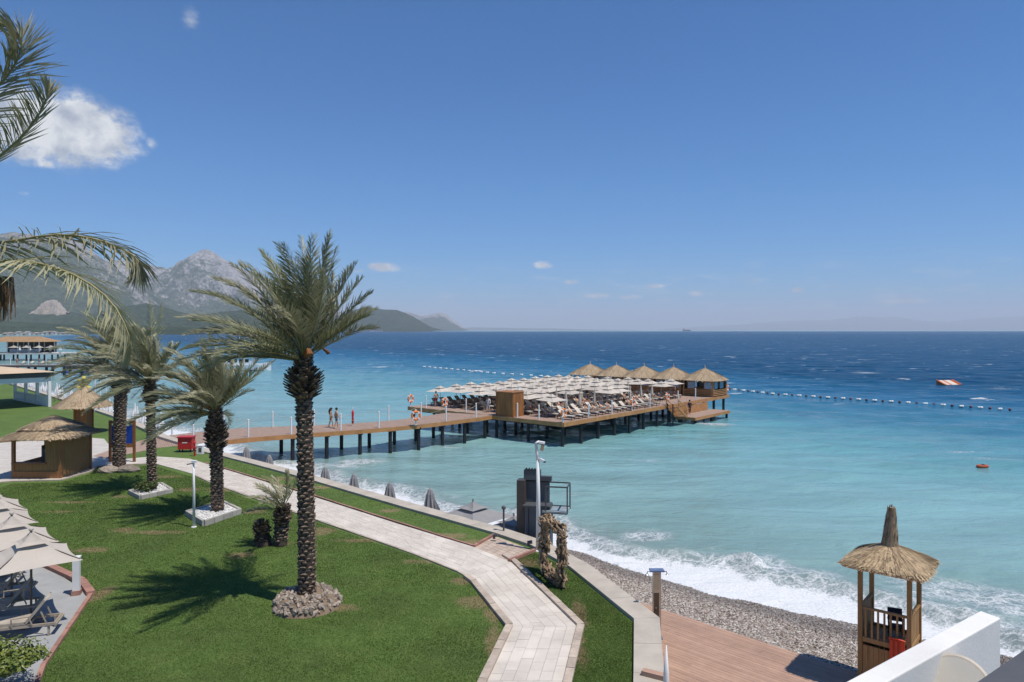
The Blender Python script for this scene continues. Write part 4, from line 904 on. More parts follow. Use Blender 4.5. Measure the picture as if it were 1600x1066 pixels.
def trunk_parts(mb_t, mb_b, mb_n, h, r0, r1, lean, boss_h, boss_r, rd_, rows=.12):
    ax = lambda z: Vector((lean[0] * (z / h) ** 1.4, lean[1] * (z / h) ** 1.4, z)); rad = lambda z: r0 + (r1 - r0) * min(1, z / h) + .10 * r0 * math.exp(-z / .35)
    zs = [h * i / 16 for i in range(17)]; mb_t.tube([ax(z) - Vector((0, 0, .1 if z == 0 else 0)) for z in zs], [rad(z) * .93 for z in zs], 16)
    z = .25; row = 0
    while z < h - .05:
        n = max(7, int(rad(z) * 2 * math.pi / .23)); fresh = z > h - boss_h * 1.6
        for k in range(n):
            th = 2 * math.pi * (k + .38 * row) / n + rd_.uniform(-.12, .12); r = rad(z); c = ax(z); o = Vector((math.cos(th), math.sin(th), 0)); tn = Vector((-o.y, o.x, 0)); wv_ = r * math.pi / n * rd_.uniform(.6, 1.15)
            st = rd_.uniform(.02, .065) * (1.6 if fresh else 1.0); zz = z + rd_.uniform(-.04, .04)
            b0 = c + o * r * .9; tip = Vector((0, 0, zz - c.z))
            vs = [b0 + tip + tn * -wv_ + Vector((0, 0, -.055)), b0 + tip + tn * wv_ + Vector((0, 0, -.055)), b0 + tip + o * st + tn * wv_ * .9 + Vector((0, 0, .02)), b0 + tip + o * st - tn * wv_ * .9 + Vector((0, 0, .02)), b0 + tip + Vector((0, 0, .065))]
            mb_b.add(vs, [(0, 1, 2, 3), (1, 4, 2), (0, 3, 4), (3, 2, 4)], 0)
        z += rows; row += 1
    z = h - boss_h                          # ruff of cut leaf stalks below the crown
    while z < h + .15:
        f = (z - (h - boss_h)) / boss_h; rr_ = r1 + (boss_r - r1) * math.sin(min(1, max(0, f) * 1.15 + .12) * math.pi) ** .7 * .5; n = 17
        for k in range(n):
            th = rd_.uniform(0, 2 * math.pi); o = Vector((math.cos(th), math.sin(th), 0)); L = (rr_ - r1 * .6) * rd_.uniform(.75, 1.25) + .12; c = ax(min(z, h)) + Vector((0, 0, z - min(z, h)))
            a = c + o * r1 * .55; up_ = .55 + .5 * f; b = a + (o + Vector((0, 0, up_))).normalized() * L * 1.25
            tn = Vector((-o.y, o.x, 0)) * .055; 
            mb_n.add([a - tn * 1.5, a + tn * 1.5, b + tn, b - tn, a + Vector((0, 0, .1)), b + Vector((0, 0, .035))], [(0, 1, 2, 3), (0, 3, 5, 4), (1, 4, 5, 2), (3, 2, 5)], rd_.random() < .45)
        z += .07
    return ax(h)
def palm(name, label, base, h, r0, r1, boss, fronds, seed, wind, ll=.5, lean=(0, 0), n=52, pale=.3, stalks=0, lw=.022):
    rd_ = random.Random(seed); t_ = T(name, label, 'palm tree', base); a, b, c = MB(), MB(), MB()
    top = trunk_parts(a, b, c, h, r0, r1, lean, boss[0], boss[1], rd_)
    tr = a.obj('trunk', M_TRUNK, t_, True); tag(b.obj('leaf_scars', M_BOOT, tr), kind='stuff'); tag(c.obj('cut_leaf_stubs', [M_BOOTD, M_BOOT], tr), kind='stuff')
    cr = bpy.data.objects.new('crown', None); COL.objects.link(cr); cr.parent = t_
    for (az_, el_, L, dr, wk) in fronds:
        o = Vector((math.cos(R(az_)), math.sin(R(az_)), 0)); p0 = top + o * r1 * .45 * math.cos(R(el_)) + Vector((0, 0, .1 + .25 * max(0, math.sin(R(el_)))))
        wv_ = Vector(wind) * wk; pts = frond_path(p0, R(az_), R(el_), L, dr, wv_)
        frond_mesh(pts, rd_, ll * (.75 + .25 * min(1, L / 3)), n, wv_ * .6, lw).obj('frond', [M_FRONDP if rd_.random() < pale else M_FROND, M_RACH], cr)
    for i in range(stalks):
        th = rd_.uniform(0, 2 * math.pi); o = Vector((math.cos(th), math.sin(th), 0)); p0 = top + o * r1 * .5 + Vector((0, 0, .15)); pts = [p0, p0 + o * .35 + Vector((0, 0, .35)), p0 + o * .75 + Vector((0, 0, .4)), p0 + o * 1.05 + Vector((0, 0, .22))]
        MB().tube(pts, [.045, .04, .035, .07], 6).obj('flower_stalk', M_SPATHE, cr)
    return t_, top
WIND = (-1.0, .12, 0)
def auto(n, L, seed, lo=-25, hi=86, skip=True, wk=.7, droop=.75):
    rd_ = random.Random(seed); out = []
    for i in range(n):
        el_ = hi - (hi - lo) * (i / n) ** .9 + rd_.uniform(-6, 6); az_ = (i * 137.5 + rd_.uniform(-15, 15)) % 360
        rt = math.cos(R(az_))                # +1 = windward side
        if skip and rt > .15 and el_ < 22: continue
        if rt > .3: el_ += 8
        out.append((az_, el_, L * rd_.uniform(.85, 1.1) * (1 - .2 * max(0, rt)), droop * (.55 + .6 * (1 - max(0, el_) / 90)), wk * rd_.uniform(.6, 1.2)))
    return out
# main palm
pb = P(480, 946)
fr = auto(46, 3.8, 2, 2, 82, True, .50, .72) + [(5, 48, 3.0, .25, .02), (-12, 38, 2.9, .35, .05), (20, 62, 3.5, .2, .1), (40, 72, 3.8, .15, .1), (175, 20, 4.1, .75, .3), (190, 32, 4.1, .6, .3), (170, 42, 4.1, .4, .3), (200, 12, 3.7, .6, .3), (160, 56, 4.2, .3, .3), (230, 30, 3.7, .5, .4), (140, 65, 4.2, .25, .25), (100, 76, 4.2, .2, .15), (70, 80, 4.1, .15, .1), (-60, 70, 3.9, .2, .1), (30, 78, 4.2, .1, .05), (-30, 74, 4.0, .1, .05), (165, 12, 3.5, .5, .3), (215, 18, 3.6, .6, .3)]
palm('date_palm', 'tallest date palm, standing in the rubble ring on the open lawn', (pb.x, pb.y, .1), 7.75, .285, .24, (1.15, .74), fr, 2, WIND, .60, (-.12, 0), 74, .4, 3, .020)
# rubble ring round it
mound = T('rubble_ring', 'low mound of pale rubble stones around the tallest palm', 'stone mound', (pb.x, pb.y, 0))
M_RUB = pm('rubble', (0.40, 0.34, 0.28), .9, c2=(0.22, 0.175, 0.14), scale=6, bump=.6, rand=.3); rd_ = random.Random(9)
MB().lathe([(1.12, -.02), (.98, .20), (.82, .36), (.6, .42), (.0, .44)], 26).obj('soil', pm('dry_soil', (0.27, 0.20, 0.14), .95, c2=(.17, .12, .08), scale=7, bump=.6), mound)
SM = [MB().ell((0, 0, 0), (.10, .08, .06), 6, 4, 0, .32).mesh('stone', M_RUB) for _ in range(6)]
for i in range(280):
    th = rd_.uniform(0, 2 * math.pi); q = rd_.random() ** .5; r = .36 + .70 * q; o = link('stone', rd_.choice(SM), mound, (r * math.cos(th), r * math.sin(th), float(np.interp(r, [0, .6, .82, .98, 1.12], [.44, .42, .36, .20, 0])) + rd_.uniform(-.01, .03)), (rd_.uniform(0, 3), rd_.uniform(0, 3), rd_.uniform(0, 6))); k = rd_.uniform(.4, 1.3); o.scale = (k, k, k)
# palm in the square white-gravel planter
M_GRAV = pm('white_gravel', (0.70, 0.69, 0.67), .85, c2=(.5, .49, .47), scale=12, bump=.5, rand=.1); M_PLAN = pm('planter_block', (0.42, 0.395, 0.36), .85, c2=(.32, .30, .27), scale=4, bump=.4, rand=.12, coord='World')
def planter(label, corners, h, seed, fill=True):
    c = sum((Vector(x) for x in corners), Vector((0, 0))) / 4; t_ = T('square_planter', label, 'planter', (c.x, c.y, 0)); rd_ = random.Random(seed)
    for i in range(4):
        a, b = Vector(corners[i]) - c, Vector(corners[(i + 1) % 4]) - c; n = 4
        for k in range(n):
            p, q = a.lerp(b, k / n + .004), a.lerp(b, (k + 1) / n - .004); p *= .965; q *= .965; MB().beam((p.x, p.y, h / 2), (q.x, q.y, h / 2), .14, h).obj('edging_block', M_PLAN, t_)
    MB().prism([(Vector(x) - c) * .93 for x in corners], 0, h - .06).obj('gravel_bed', M_GRAV, t_)
    if fill:
        GM = [MB().ell((0, 0, 0), (.06, .05, .04), 6, 4, 0, .2).mesh('white_stone', M_GRAV) for _ in range(3)]
        cs = [(Vector(x) - c) * .88 for x in corners]
        for i in range(120):
            p = cs[0].lerp(cs[1], rd_.random()).lerp(cs[3].lerp(cs[2], rd_.random()), rd_.random()); o = link('white_stone', rd_.choice(GM), t_, (p.x, p.y, h - .04), (0, 0, rd_.uniform(0, 6))); o.scale = (rd_.uniform(.7, 1.4),) * 3
    return c
c2_ = planter('square planter of white gravel round the middle palm', [P(290, 806).xy, P(318, 823).xy, P(377, 803).xy, P(350, 790).xy], .26, 1)
palm('date_palm', 'leafy date palm in the square white-gravel planter', (c2_.x + .15, c2_.y + .05,   .15), 4.7, .30, .27, (1.7, .60), auto(66, 3.5, 5, -12, 86, True, .8, .8) + [(20, 52, 3.9, .1, .02), (-5, 42, 3.8, .15, .02), (185, 30, 3.8, 1.0, .7), (170, 50, 3.9, .8, .7), (200, 10, 3.8, .9, .5), (180, 65, 4.0, .6, .6), (95, 80, 4.0, .3, .4), (60, 72, 3.8, .3, .3)], 5, WIND, .58, (-.1, 0), 66, .6, 3, .023)
c4_ = planter('small square planter with a low shrub round a slim palm', [P(201, 772).xy, P(219, 781).xy, P(270, 770).xy, P(252, 759).xy], .22, 2)
palm('date_palm', 'slim date palm rising from the planter with the shrub', (c4_.x, c4_.y + .1, .12), 5.8, .25, .22, (1.0, .43), auto(56, 3.3, 8, -14, 88, True, .9, .9) + [(100, 84, 4.4, .1, .15), (60, 80, 4.3, .1, .1), (180, 25, 3.8, 1.0, .7), (200, 15, 3.4, .7, .6), (170, 45, 3.7, .9, .8)], 8, WIND, .58, (-.1, 0), 62, .6, 2, .024)
p3 = P(186, 735)
palm('date_palm', 'thick-trunked windblown date palm in front of the blue board', (p3.x, p3.y, .1), 6.2, .40, .36, (1.5, .62), auto(64, 4.0, 12, -6, 86, True, .85, .9) + [(185, 35, 4.6, .8, .6), (175, 18, 4.5, .9, .6), (195, 52, 4.6, .7, .6), (170, 66, 4.6, .5, .5), (205, 18, 4.3, .6, .6), (120, 75, 4.6, .4, .4)], 12, WIND, .64, (.15, 0), 66, .6, 2, .027)
# boulders at its foot
for i, (u, v, s_, lab) in enumerate(((170, 738, .55, 'pale boulder at the left foot of the thick-trunked palm'), (200, 737, .6, 'flat tan boulder at the right foot of the thick-trunked palm'))):
    p = P(u, v); b_ = MB().ell((0, 0, .12), (s_ * 1.2, s_ * .8, .3), 12, 8, 0, .1).obj('boulder', M_RUB, None, False); b_.location = (p.x, p.y, 0); tag(b_, lab, 'boulder', 'boulders')
# low shrub in planter
def leafbush(name, label, loc, rad, n, ls, mat, seed):
    rd_ = random.Random(seed); t_ = T(name, label, 'shrub', loc); mb = MB()
    lum = [(Vector((rd_.uniform(-1, 1), rd_.uniform(-1, 1), rd_.uniform(-.6, .9))).normalized() * rd_.uniform(.35, .8), rd_.uniform(.25, .5)) for _ in range(26)]
    for i in range(n):
        cc, cr_ = rd_.choice(lum); v = Vector((rd_.gauss(0, 1), rd_.gauss(0, 1), rd_.gauss(0, 1))).normalized() * cr_ * rd_.uniform(.6, 1.05); q = cc + v
        c = Vector((q.x * rad[0], q.y * rad[1], q.z * rad[2] + rad[2])); 
        if c.z < 0: continue
        nrm = (v.normalized() + Vector((rd_.uniform(-.7, .7), rd_.uniform(-.7, .7), rd_.uniform(.1, .9)))).normalized(); tx = nrm.cross(Vector((rd_.uniform(-1, 1), rd_.uniform(-1, 1), rd_.uniform(-1, 1)))).normalized(); ty = nrm.cross(tx); l = ls * rd_.uniform(.7, 1.3)
        mb.add([c - tx * l, c + ty * l * .42 - tx * .1 * l + nrm * l * .12, c + tx * l, c - ty * l * .42 - tx * .1 * l + nrm * l * .12], [(0, 1, 2), (0, 2, 3)], 0)
    tag(mb.obj('foliage', mat, t_), kind='stuff')
    for i in range(7):
        e = Vector((rd_.uniform(-.6, .6) * rad[0], rd_.uniform(-.6, .6) * rad[1], rad[2] * rd_.uniform(1.0, 1.6))); MB().tube([(e.x * .15, e.y * .15, 0), e * .6, e], [.03, .02, .008], 5).obj('stem', M_TRUNK, t_)
    return t_
M_LEAF = pm('hedge_leaf', (0.24, 0.27, 0.05), .4, c2=(0.10, 0.15, 0.03), scale=3.0, trans=.2, spec=.5, coord='World'); M_LEAF2 = pm('shrub_leaf', (0.10, 0.13, 0.035), .5, c2=(0.045, 0.07, 0.02), scale=3, trans=.2, coord='World')
leafbush('low_shrub', 'low yellow-green shrub growing in the small planter', (c4_.x - .15, c4_.y - .35, .12), (.75, .5, .32), 1100, .06, M_LEAF2, 3)
hb = P(20, 1052, .6); leafbush('hedge_bush', 'glossy green bush at the bottom left corner by the terrace', (hb.x - .75, hb.y - .1, 0), (1.75, 1.2, .66), 11000, .062, M_LEAF, 4)
# dwarf palm and stump
ps = P(438, 852)
palm('dwarf_palm', 'short stocky young palm leaning left of the tallest palm', (ps.x, ps.y, 0), 1.35, .29, .24, (.5, .34), [(a, e, 1.5, .6, .5) for a, e in ((180, 30), (200, 10), (165, 45), (150, 25), (210, 35), (190, 55), (120, 60), (240, 55), (60, 70), (10, 60), (-20, 75), (175, 5), (100, 35), (260, 30), (185, 70))], 21, WIND, .38, (.12, 0), 40, .6, 0, .016)
pst = P(411, 852); stp = T('palm_stump', 'dark cut-off palm stump beside the short young palm', 'stump', (pst.x, pst.y, 0)); a, b, c = MB(), MB(), MB(); trunk_parts(a, b, c, .7, .33, .24, (-.08, 0), .25, .3, random.Random(4)); a.obj('trunk', M_TRUNK, stp, True); tag(b.obj('leaf_scars', M_BOOTD, stp), kind='stuff'); tag(c.obj('cut_leaf_stubs', [M_BOOTD, M_BOOT], stp), kind='stuff')
# near palm left of the frame: its fronds reach into view
NPX, NPY = -9.9, 10.0
npalm = T('date_palm', 'near palm at the left edge, only its long fronds reaching in', 'palm tree', (NPX, NPY, 0)); a, b, c = MB(), MB(), MB(); rd_ = random.Random(31); top = trunk_parts(a, b, c, 9.3, .36, .33, (0, 0), 1.1, .75, rd_)
tr = a.obj('trunk', M_TRUNK, npalm, True); tag(b.obj('leaf_scars', M_BOOT, tr), kind='stuff'); tag(c.obj('cut_leaf_stubs', [M_BOOTD, M_BOOT], tr), kind='stuff')
cr = bpy.data.objects.new('crown', None); COL.objects.link(cr); cr.parent = npalm
def bez(pl, n=16):
    pl = [Vector(p) for p in pl]; out = []; m = len(pl) - 1
    for i in range(n + 1):
        k = i / n * m; j = min(int(k), m - 1); f = k - j; p0, p1, p2, p3_ = pl[max(j - 1, 0)], pl[j], pl[j + 1], pl[min(j + 2, m)]
        out.append(.5 * ((2 * p1) + (p2 - p0) * f + (2 * p0 - 5 * p1 + 4 * p2 - p3_) * f * f + (3 * p1 - p0 - 3 * p2 + p3_) * f ** 3))
    return out
o_ = Vector((NPX, NPY, 0)); tp = top + o_
for pl, wnd, ll, vee in (([tp, PD(-130, 395, 9.9), PD(0, 380, 9.7), PD(90, 367, 9.6), PD(160, 377, 9.5), PD(212, 402, 9.4), PD(214, 425, 9.35)], (-.55, 0, -.42), .50, .1), ([tp, PD(-130, 430, 9.8), PD(0, 408, 9.4), PD(60, 412, 9.2), PD(120, 432, 9.0), PD(172, 470, 8.9), PD(200, 520, 8.8), PD(200, 550, 8.8)], (-.5, 0, -.3), .46, .15),
                    ([tp, PD(-140, 300, 9.9), PD(-40, 175, 9.7), PD(18, 110, 9.6), PD(34, 62, 9.5), PD(8, 40, 9.5)], (-.35, 0, -.2), .52, .0), ([tp, PD(-130, 370, 9.8), PD(-20, 262, 9.6), PD(40, 208, 9.5), PD(72, 158, 9.4), PD(74, 138, 9.4)], (-.5, 0, .1), .36, .35)):
    frond_mesh([p - o_ for p in bez(pl)], rd_, ll * 1.25, 120, wnd, .014, .12, vee, .024).obj('frond', [M_FRONDP, M_RACH], cr)
for (az_, el_, L, dr, wk) in auto(22, 3.6, 33, -10, 84, False, .4, .6):
    if math.cos(R(az_)) > -.1: continue
    frond_mesh(frond_path(top, R(az_), R(el_), L, dr, Vector(WIND) * wk), rd_, .5, 46, Vector(WIND) * .3).obj('frond', [M_FROND, M_RACH], cr)
fc = PD(0, 470, 9.9) - o_; MB().tube([top, top.lerp(fc, .5) + Vector((0, 0, .25)), fc + Vector((-.05, 0, .3))], [.03, .03, .025], 6).obj('fruit_stalk', M_SPATHE, cr)
mb = MB()
for i in range(140):
    v = Vector((rd_.uniform(-1, 1) * .17, rd_.uniform(-1, 1) * .17, -rd_.uniform(.3, .62))); s0 = fc + Vector((-.05, 0, .32)); mb.tube([s0, s0 + Vector((v.x * .9, v.y * .9, .02)), s0 + Vector((v.x, v.y, v.z * .6)), s0 + v], [.006] * 4, 3, 0, False)
tag(mb.obj('fruit_strands', pm('dry_fruit_strand', (0.27, 0.165, 0.09), .85, c2=(.15, .09, .05), scale=6), cr), kind='stuff')

# ================================================================== NEAR SHORE FURNITURE
# driftwood frame
dA, dB = P(851, 895), P(878, 920); ddir = (dB - dA).normalized(); frm = T('driftwood_frame', 'tall upright photo frame made of bundled driftwood on the grass strip', 'driftwood frame', tuple((dA + dB) / 2), math.atan2(ddir.y, ddir.x))
M_DRIFT = pm('driftwood', (0.40, 0.285, 0.18), .85, c2=(0.19, 0.125, 0.075), scale=5, bump=.4, rand=.35, stretch=(4, 1, 1))
SK = []
for i in range(7):
    rd_ = random.Random(40 + i); L = rd_.uniform(.3, .5); pts = [(-L / 2, 0, 0), (-L / 6, rd_.uniform(-.04, .04), rd_.uniform(-.03, .03)), (L / 6, rd_.uniform(-.05, .05), rd_.uniform(-.04, .04)), (L / 2, rd_.uniform(-.04, .04), 0)]; SK.append(MB().tube(pts, [.026, .04, .038, .018], 6).mesh('driftwood_stick', M_DRIFT))
rd_ = random.Random(50); hw, hh = .95, 1.08
loop = []
for i in range(64):
    a = 2 * math.pi * i / 64; c_, s_ = math.cos(a), math.sin(a); k = (abs(c_) ** 7 + abs(s_) ** 7) ** (-1 / 7); loop.append((Vector((c_ * k * (hw - .1), 0, s_ * k * (hh - .13) + hh + .02)), a))
MB().tube([p for p, a in loop] + [loop[0][0]], .09, 8).obj('core', M_BOOTD, frm)
for i in range(290):
    p, a = loop[i % 64]; q, _ = loop[(i + 1) % 64]; tg = (q - p).normalized(); off = Vector((rd_.gauss(0, 1), rd_.gauss(0, 1), rd_.gauss(0, 1))); off = (off - tg * off.dot(tg)).normalized(); d = (tg * rd_.choice((-1, 1)) + Vector((rd_.uniform(-.7, .7), rd_.uniform(-.7, .7), rd_.uniform(-.7, .7)))).normalized()
    o = link('driftwood_stick', rd_.choice(SK), frm, p + off * rd_.uniform(.09, .2)); o.rotation_euler = d.to_track_quat('X', 'Z').to_euler(); o.scale = (rd_.uniform(.75, 1.25),) * 3
    if o.location.z < .07: o.location.z = .07
# flood-light poles
def lightpole(label, loc, h, r, mat):
    t_ = T('light_pole', label, 'light pole', loc); MB().tube([(0, 0, 0), (0, 0, h * .6), (-.02, 0, h)], [r * 1.25, r, r * .75], 10).obj('pole', mat, t_, True); MB().lathe([(r * 2.2, 0), (r * 2.2, .03), (r * 1.3, .05)], 12).obj('base_plate', mat, t_)
    return t_
pl_ = P(841, 861); t_ = lightpole('tall white floodlight pole beside the driftwood frame', (pl_.x, pl_.y, .0), 3.75, .082, M_WHITE)
MB().tube([(-.02, 0, 3.7), (-.05, 0, 4.0), (-.1, 0, 4.4), (.03, 0, 4.47)], [.065, .065, .06, .05], 8).obj('neck', M_WHITE, t_, True); MB().box((.14, 0, 4.42), (.26, .22, .08), ry=.15).obj('upper_lamp', M_WHITE, t_); MB().box((.17, 0, 4.24), (.12, .2, .30), ry=.2).obj('lamp_shield', pm('tan_plastic', (.42, .30, .2), .6), t_)
MB().beam((-.03, 0, 3.8), (.24, -.05, 3.66), .13, .08).obj('lower_lamp', M_WHITE, t_); MB().box((.25, -.05, 3.64), (.1, .12, .06)).obj('lens', M_DGREY, t_)
p = P(303, 824); t_ = lightpole('slim white lamp post on the lawn left of the gravel planter', (p.x, p.y, 0), 2.95, .055, M_WHITE); MB().box((.02, 0, 3.0), (.2, .16, .1)).obj('lamp_head', M_WHITE, t_); MB().beam((-.02, 0, 2.93), (-.32, .02, 2.86), .08, .05).obj('side_lamp', M_ALU, t_)
# bollard with round top
p = P(787, 833.5); t_ = T('bollard_light', 'slim dark bollard light at the edge of the sea wall landing', 'bollard', (p.x, p.y, .12)); MB().tube([(0, 0, 0), (0, 0, .95)], .045, 8).obj('post', M_DGREY, t_); MB().ell((0, 0, 1.02), (.1, .1, .09), 10, 7).obj('head', M_DGREY, t_, True)
for i, (u, v, lab) in enumerate(((772, 842, 'small dark spotlight left on the landing kerb'), (826, 853, 'small dark spotlight right on the landing kerb'))):
    p = P(u, v, .12); t_ = T('ground_spotlight', lab, 'spotlight', (p.x, p.y, .12)); MB().box((0, 0, .06), (.1, .1, .12)).obj('bracket', M_DGREY, t_); MB().tube([(-.05, 0, .14), (.14, -.04, .17)], [.06, .08], 10).obj('lamp_body', M_DGREY, t_)
# platform lift
lp = P(806, 838); lf = T('platform_lift', 'dark grey wheelchair platform lift on the seaward side of the wall', 'lift', (lp.x + .1, lp.y + .9, -1.5), R(-12)); M_LIFT = pm('lift_panel', (0.10, 0.115, 0.135), .45, var=.08, scale=1.2, rand=.06); M_LIFTB = pm('lift_column', (0.075, 0.066, 0.06), .5, var=.1)
MB().box((.17, 0, 1.9), (.36, .5, 3.8)).obj('mast', M_LIFTB, lf)
MB().box((.95, .05, 1.35), (1.15, .75, 2.7)).obj('lower_cabinet', M_LIFT, lf); 
for x in (.55, .95, 1.35): MB().box((x, -.34, 1.4), (.03, .04, 2.4)).obj('panel_seam', M_BLACK, lf)
MB().box((.9, -.02, 2.72), (1.2, .85, .06)).obj('floor_plate', M_DGREY, lf); MB().box((.85, .25, 3.25), (1.0, .06, 1.0)).obj('screen_panel', M_LIFT, lf); MB().box((.85, .2, 3.72), (1.05, .1, .07)).obj('upper_bar', M_BLACK, lf)
MB().box((.62, .25, 4.0), (.75, .3, .42)).obj('drive_box', M_LIFT, lf); MB().box((1.25, .22, 3.85), (.5, .25, .2)).obj('control_box', M_DGREY, lf)
for x in (.32, .45, .58, .71): MB().tube([(x, .1, 4.2), (x + .05, .1, 4.3), (x + .1, .1, 4.2)], .035, 6).obj('chain_guard', M_BLACK, lf)
MB().box((1.75, -.1, 2.55), (1.1, 1.0, .07)).obj('lift_platform', pm('tread_plate', (.30, .36, .38), .5), lf)
cg = MB()
for a, b in (((1.35, -.55, 3.65), (2.3, -.55, 3.65)), ((1.35, .4, 3.65), (2.3, .4, 3.65)), ((2.3, -.55, 3.65), (2.3, .4, 3.65)), ((2.3, -.55, 2.5), (2.3, -.55, 3.65)), ((2.3, .4, 2.5), (2.3, .4, 3.65)), ((1.35, .4, 2.5), (1.35, .4, 3.7)), ((1.25, -.55, 2.5), (2.3, -.55, 2.5)), ((1.35, -.55, 2.5), (1.35, -.55, 3.65)), ((1.35, .4, 2.6), (2.3, .4, 2.6))):
    MB().beam(a, b, .055, .055).obj('cage_tube', M_DGREY, lf)
# grey parasols behind the wall
CG, CGV = canopy(1.5, 2.55, 1.95); GP = [('canopy', CG.mesh('canopy', M_GREYC), [('vent_cap', CGV.mesh('vent_cap', M_GREYC))]), ('pole', MB().tube([(0, 0, 0), (0, 0, 2.78)], .03, 8).mesh('pole', M_DGREY)), ('base', MB().box((0, 0, .06), (.6, .6, .12)).mesh('base', M_DGREY))]
for i, (u, v, zt, Y_, lab) in enumerate(((739, 781, .85, 34.2, 'open grey parasol directly behind the sea wall, left of the bollard'), (803, 803, .85, 32.6, 'open grey parasol behind the sea wall, half hidden by the lift'))):
    q = PD(u, v, Y_); inst(GP, 'parasol', lab, 'parasol', (q.x, q.y, q.z - 2.75), R(48), 'grey parasols on the beach')
def drape(h=2.5):
    mb = MB(); n = 16; vs = []; rd_ = random.Random(8); hem = [rd_.uniform(-.45, .1) for _ in range(n)]
    for j, (rr, z) in enumerate(((.03, h + .02), (.11, h - .06), (.20, h - .3), (.27, h - .75), (.32, h - 1.15), (.31, h - 1.55))):
        for k in range(n): q = rr * (1 + (.22 if k % 2 else -.2) * min(1, j / 3)); vs.append((q * math.cos(2 * math.pi * k / n), q * math.sin(2 * math.pi * k / n), z + (hem[k] if j == 5 else 0)))
    return mb.add(vs, [(j * n + k, (j + 1) * n + k, (j + 1) * n + (k + 1) % n, j * n + (k + 1) % n) for j in range(5) for k in range(n) if not (j == 4 and k % 5 == 2)])
FG = [('folded_canopy', drape().mesh('folded_canopy', M_GREYC)), ('pole', MB().tube([(0, 0, 0), (0, 0, 2.54)], .03, 8).mesh('pole', M_DGREY)), GP[2]]
DR = MB()
for (x, y, s_) in ((-.5, .08, 1), (.46, -.1, -1), (.1, .45, 1), (-.15, -.42, 1)): DR.add([(x * .35, y * .35, 2.0), (x * .9, y * .9 - .08, 1.4), (x, y, .55), (x * 1.15, y * 1.15 + .1, .5), (x * .9 + .12, y + .1, 1.3), (x * .3 + .1, y * .3 + .06, 1.95)], [(0, 1, 2, 3, 4, 5)])
DRM = DR.mesh('loose_cloth', M_GREYC); TIE = MB().box((-.18, -.12, .62), (.16, .1, .75), rz=.4).box((.2, .05, .58), (.13, .1, .7), rz=-.5).mesh('dark_cover', M_BLACK)
for i, (u, v) in enumerate(((385, 697), (421, 709.5), (508, 728), (553, 738.5), (609, 752), (672, 761.5))):
    Y_ = [57.5, 54, 47.2, 44.2, 41.2, 38.3][i]; q = PD(u, v, Y_); t_ = inst(FG, 'parasol', f'folded grey parasol with loose flaps, {ordn(i)} from the jetty along the sea wall', 'parasol', (q.x, q.y, q.z - 2.5), i * 1.1, 'folded grey parasols on the beach', .97); link('loose_cloth', DRM, t_); link('dark_cover', TIE, t_)
# beach shower
p = P(1031, 999, ZD); sh = T('beach_shower', 'tall narrow wood-clad beach shower column below the wall cap', 'shower', (p.x - .08, p.y + .1, ZD)); M_SW = pm('shower_wood', (0.115, 0.075, 0.05), .5, c2=(.06, .038, .026), stretch=(8, 8, .6), scale=2); M_MIR = pm('steel_sheet', (0.55, 0.55, 0.52), .25, metal=.9)
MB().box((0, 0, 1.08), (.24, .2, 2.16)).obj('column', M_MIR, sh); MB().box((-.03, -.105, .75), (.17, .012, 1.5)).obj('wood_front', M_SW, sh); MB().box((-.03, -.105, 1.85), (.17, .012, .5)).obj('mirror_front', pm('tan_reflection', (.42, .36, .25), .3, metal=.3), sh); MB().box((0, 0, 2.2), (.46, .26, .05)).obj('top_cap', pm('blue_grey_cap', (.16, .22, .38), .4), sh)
for x in (-.3, .3): MB().tube([(x * .6, -.02, 2.16), (x, -.05, 2.18), (x * 1.1, -.05, 2.1)], .018, 6).obj('shower_arm', M_ALU, sh); MB().lathe([(.02, .03), (.06, 0), (.0, -.005)], 10, (x * 1.1, -.05, 2.07)).obj('shower_head', M_ALU, sh)
for z in (1.02,): MB().tube([(.1, -.12, z), (.2, -.16, z)], .02, 6).obj('tap', M_ALU, sh); MB().ell((-.05, -.125, z), (.025, .025, .025), 6, 5).obj('knob', M_ALU, sh)
MB().box((0, 0, .02), (.34, .3, .04)).obj('foot_plate', M_ALU, sh)
# white pointed mast by the wall, timber step
p = PD(1041, 1085, 17.2); wm = T('white_mast', 'pointed white mast rising from the boardwalk next to the sea wall', 'mast', (p.x, p.y, ZD)); q = PD(1044, 1014, 17.0); MB().tube([(0, 0, 0), (0, 0, 1.6), (q.x - p.x, 0, q.z - ZD)], [.075, .07, .012], 10).obj('pole', M_WHITE, wm, True); MB().lathe([(.2, 0), (.2, .04), (.12, .06)], 12).obj('base_plate', M_WHITE, wm)
p = P(1022, 1058, .12); ts = T('timber_step', 'short reddish timber step on the end of the wall cap', 'step', (p.x, p.y, .125), R(60)); MB().box((0, 0, .06), (.2, .62, .12)).obj('tread', M_DECK, ts); MB().box((.12, 0, .02), (.03, .6, .08)).obj('edge_strip', M_DARKW, ts)

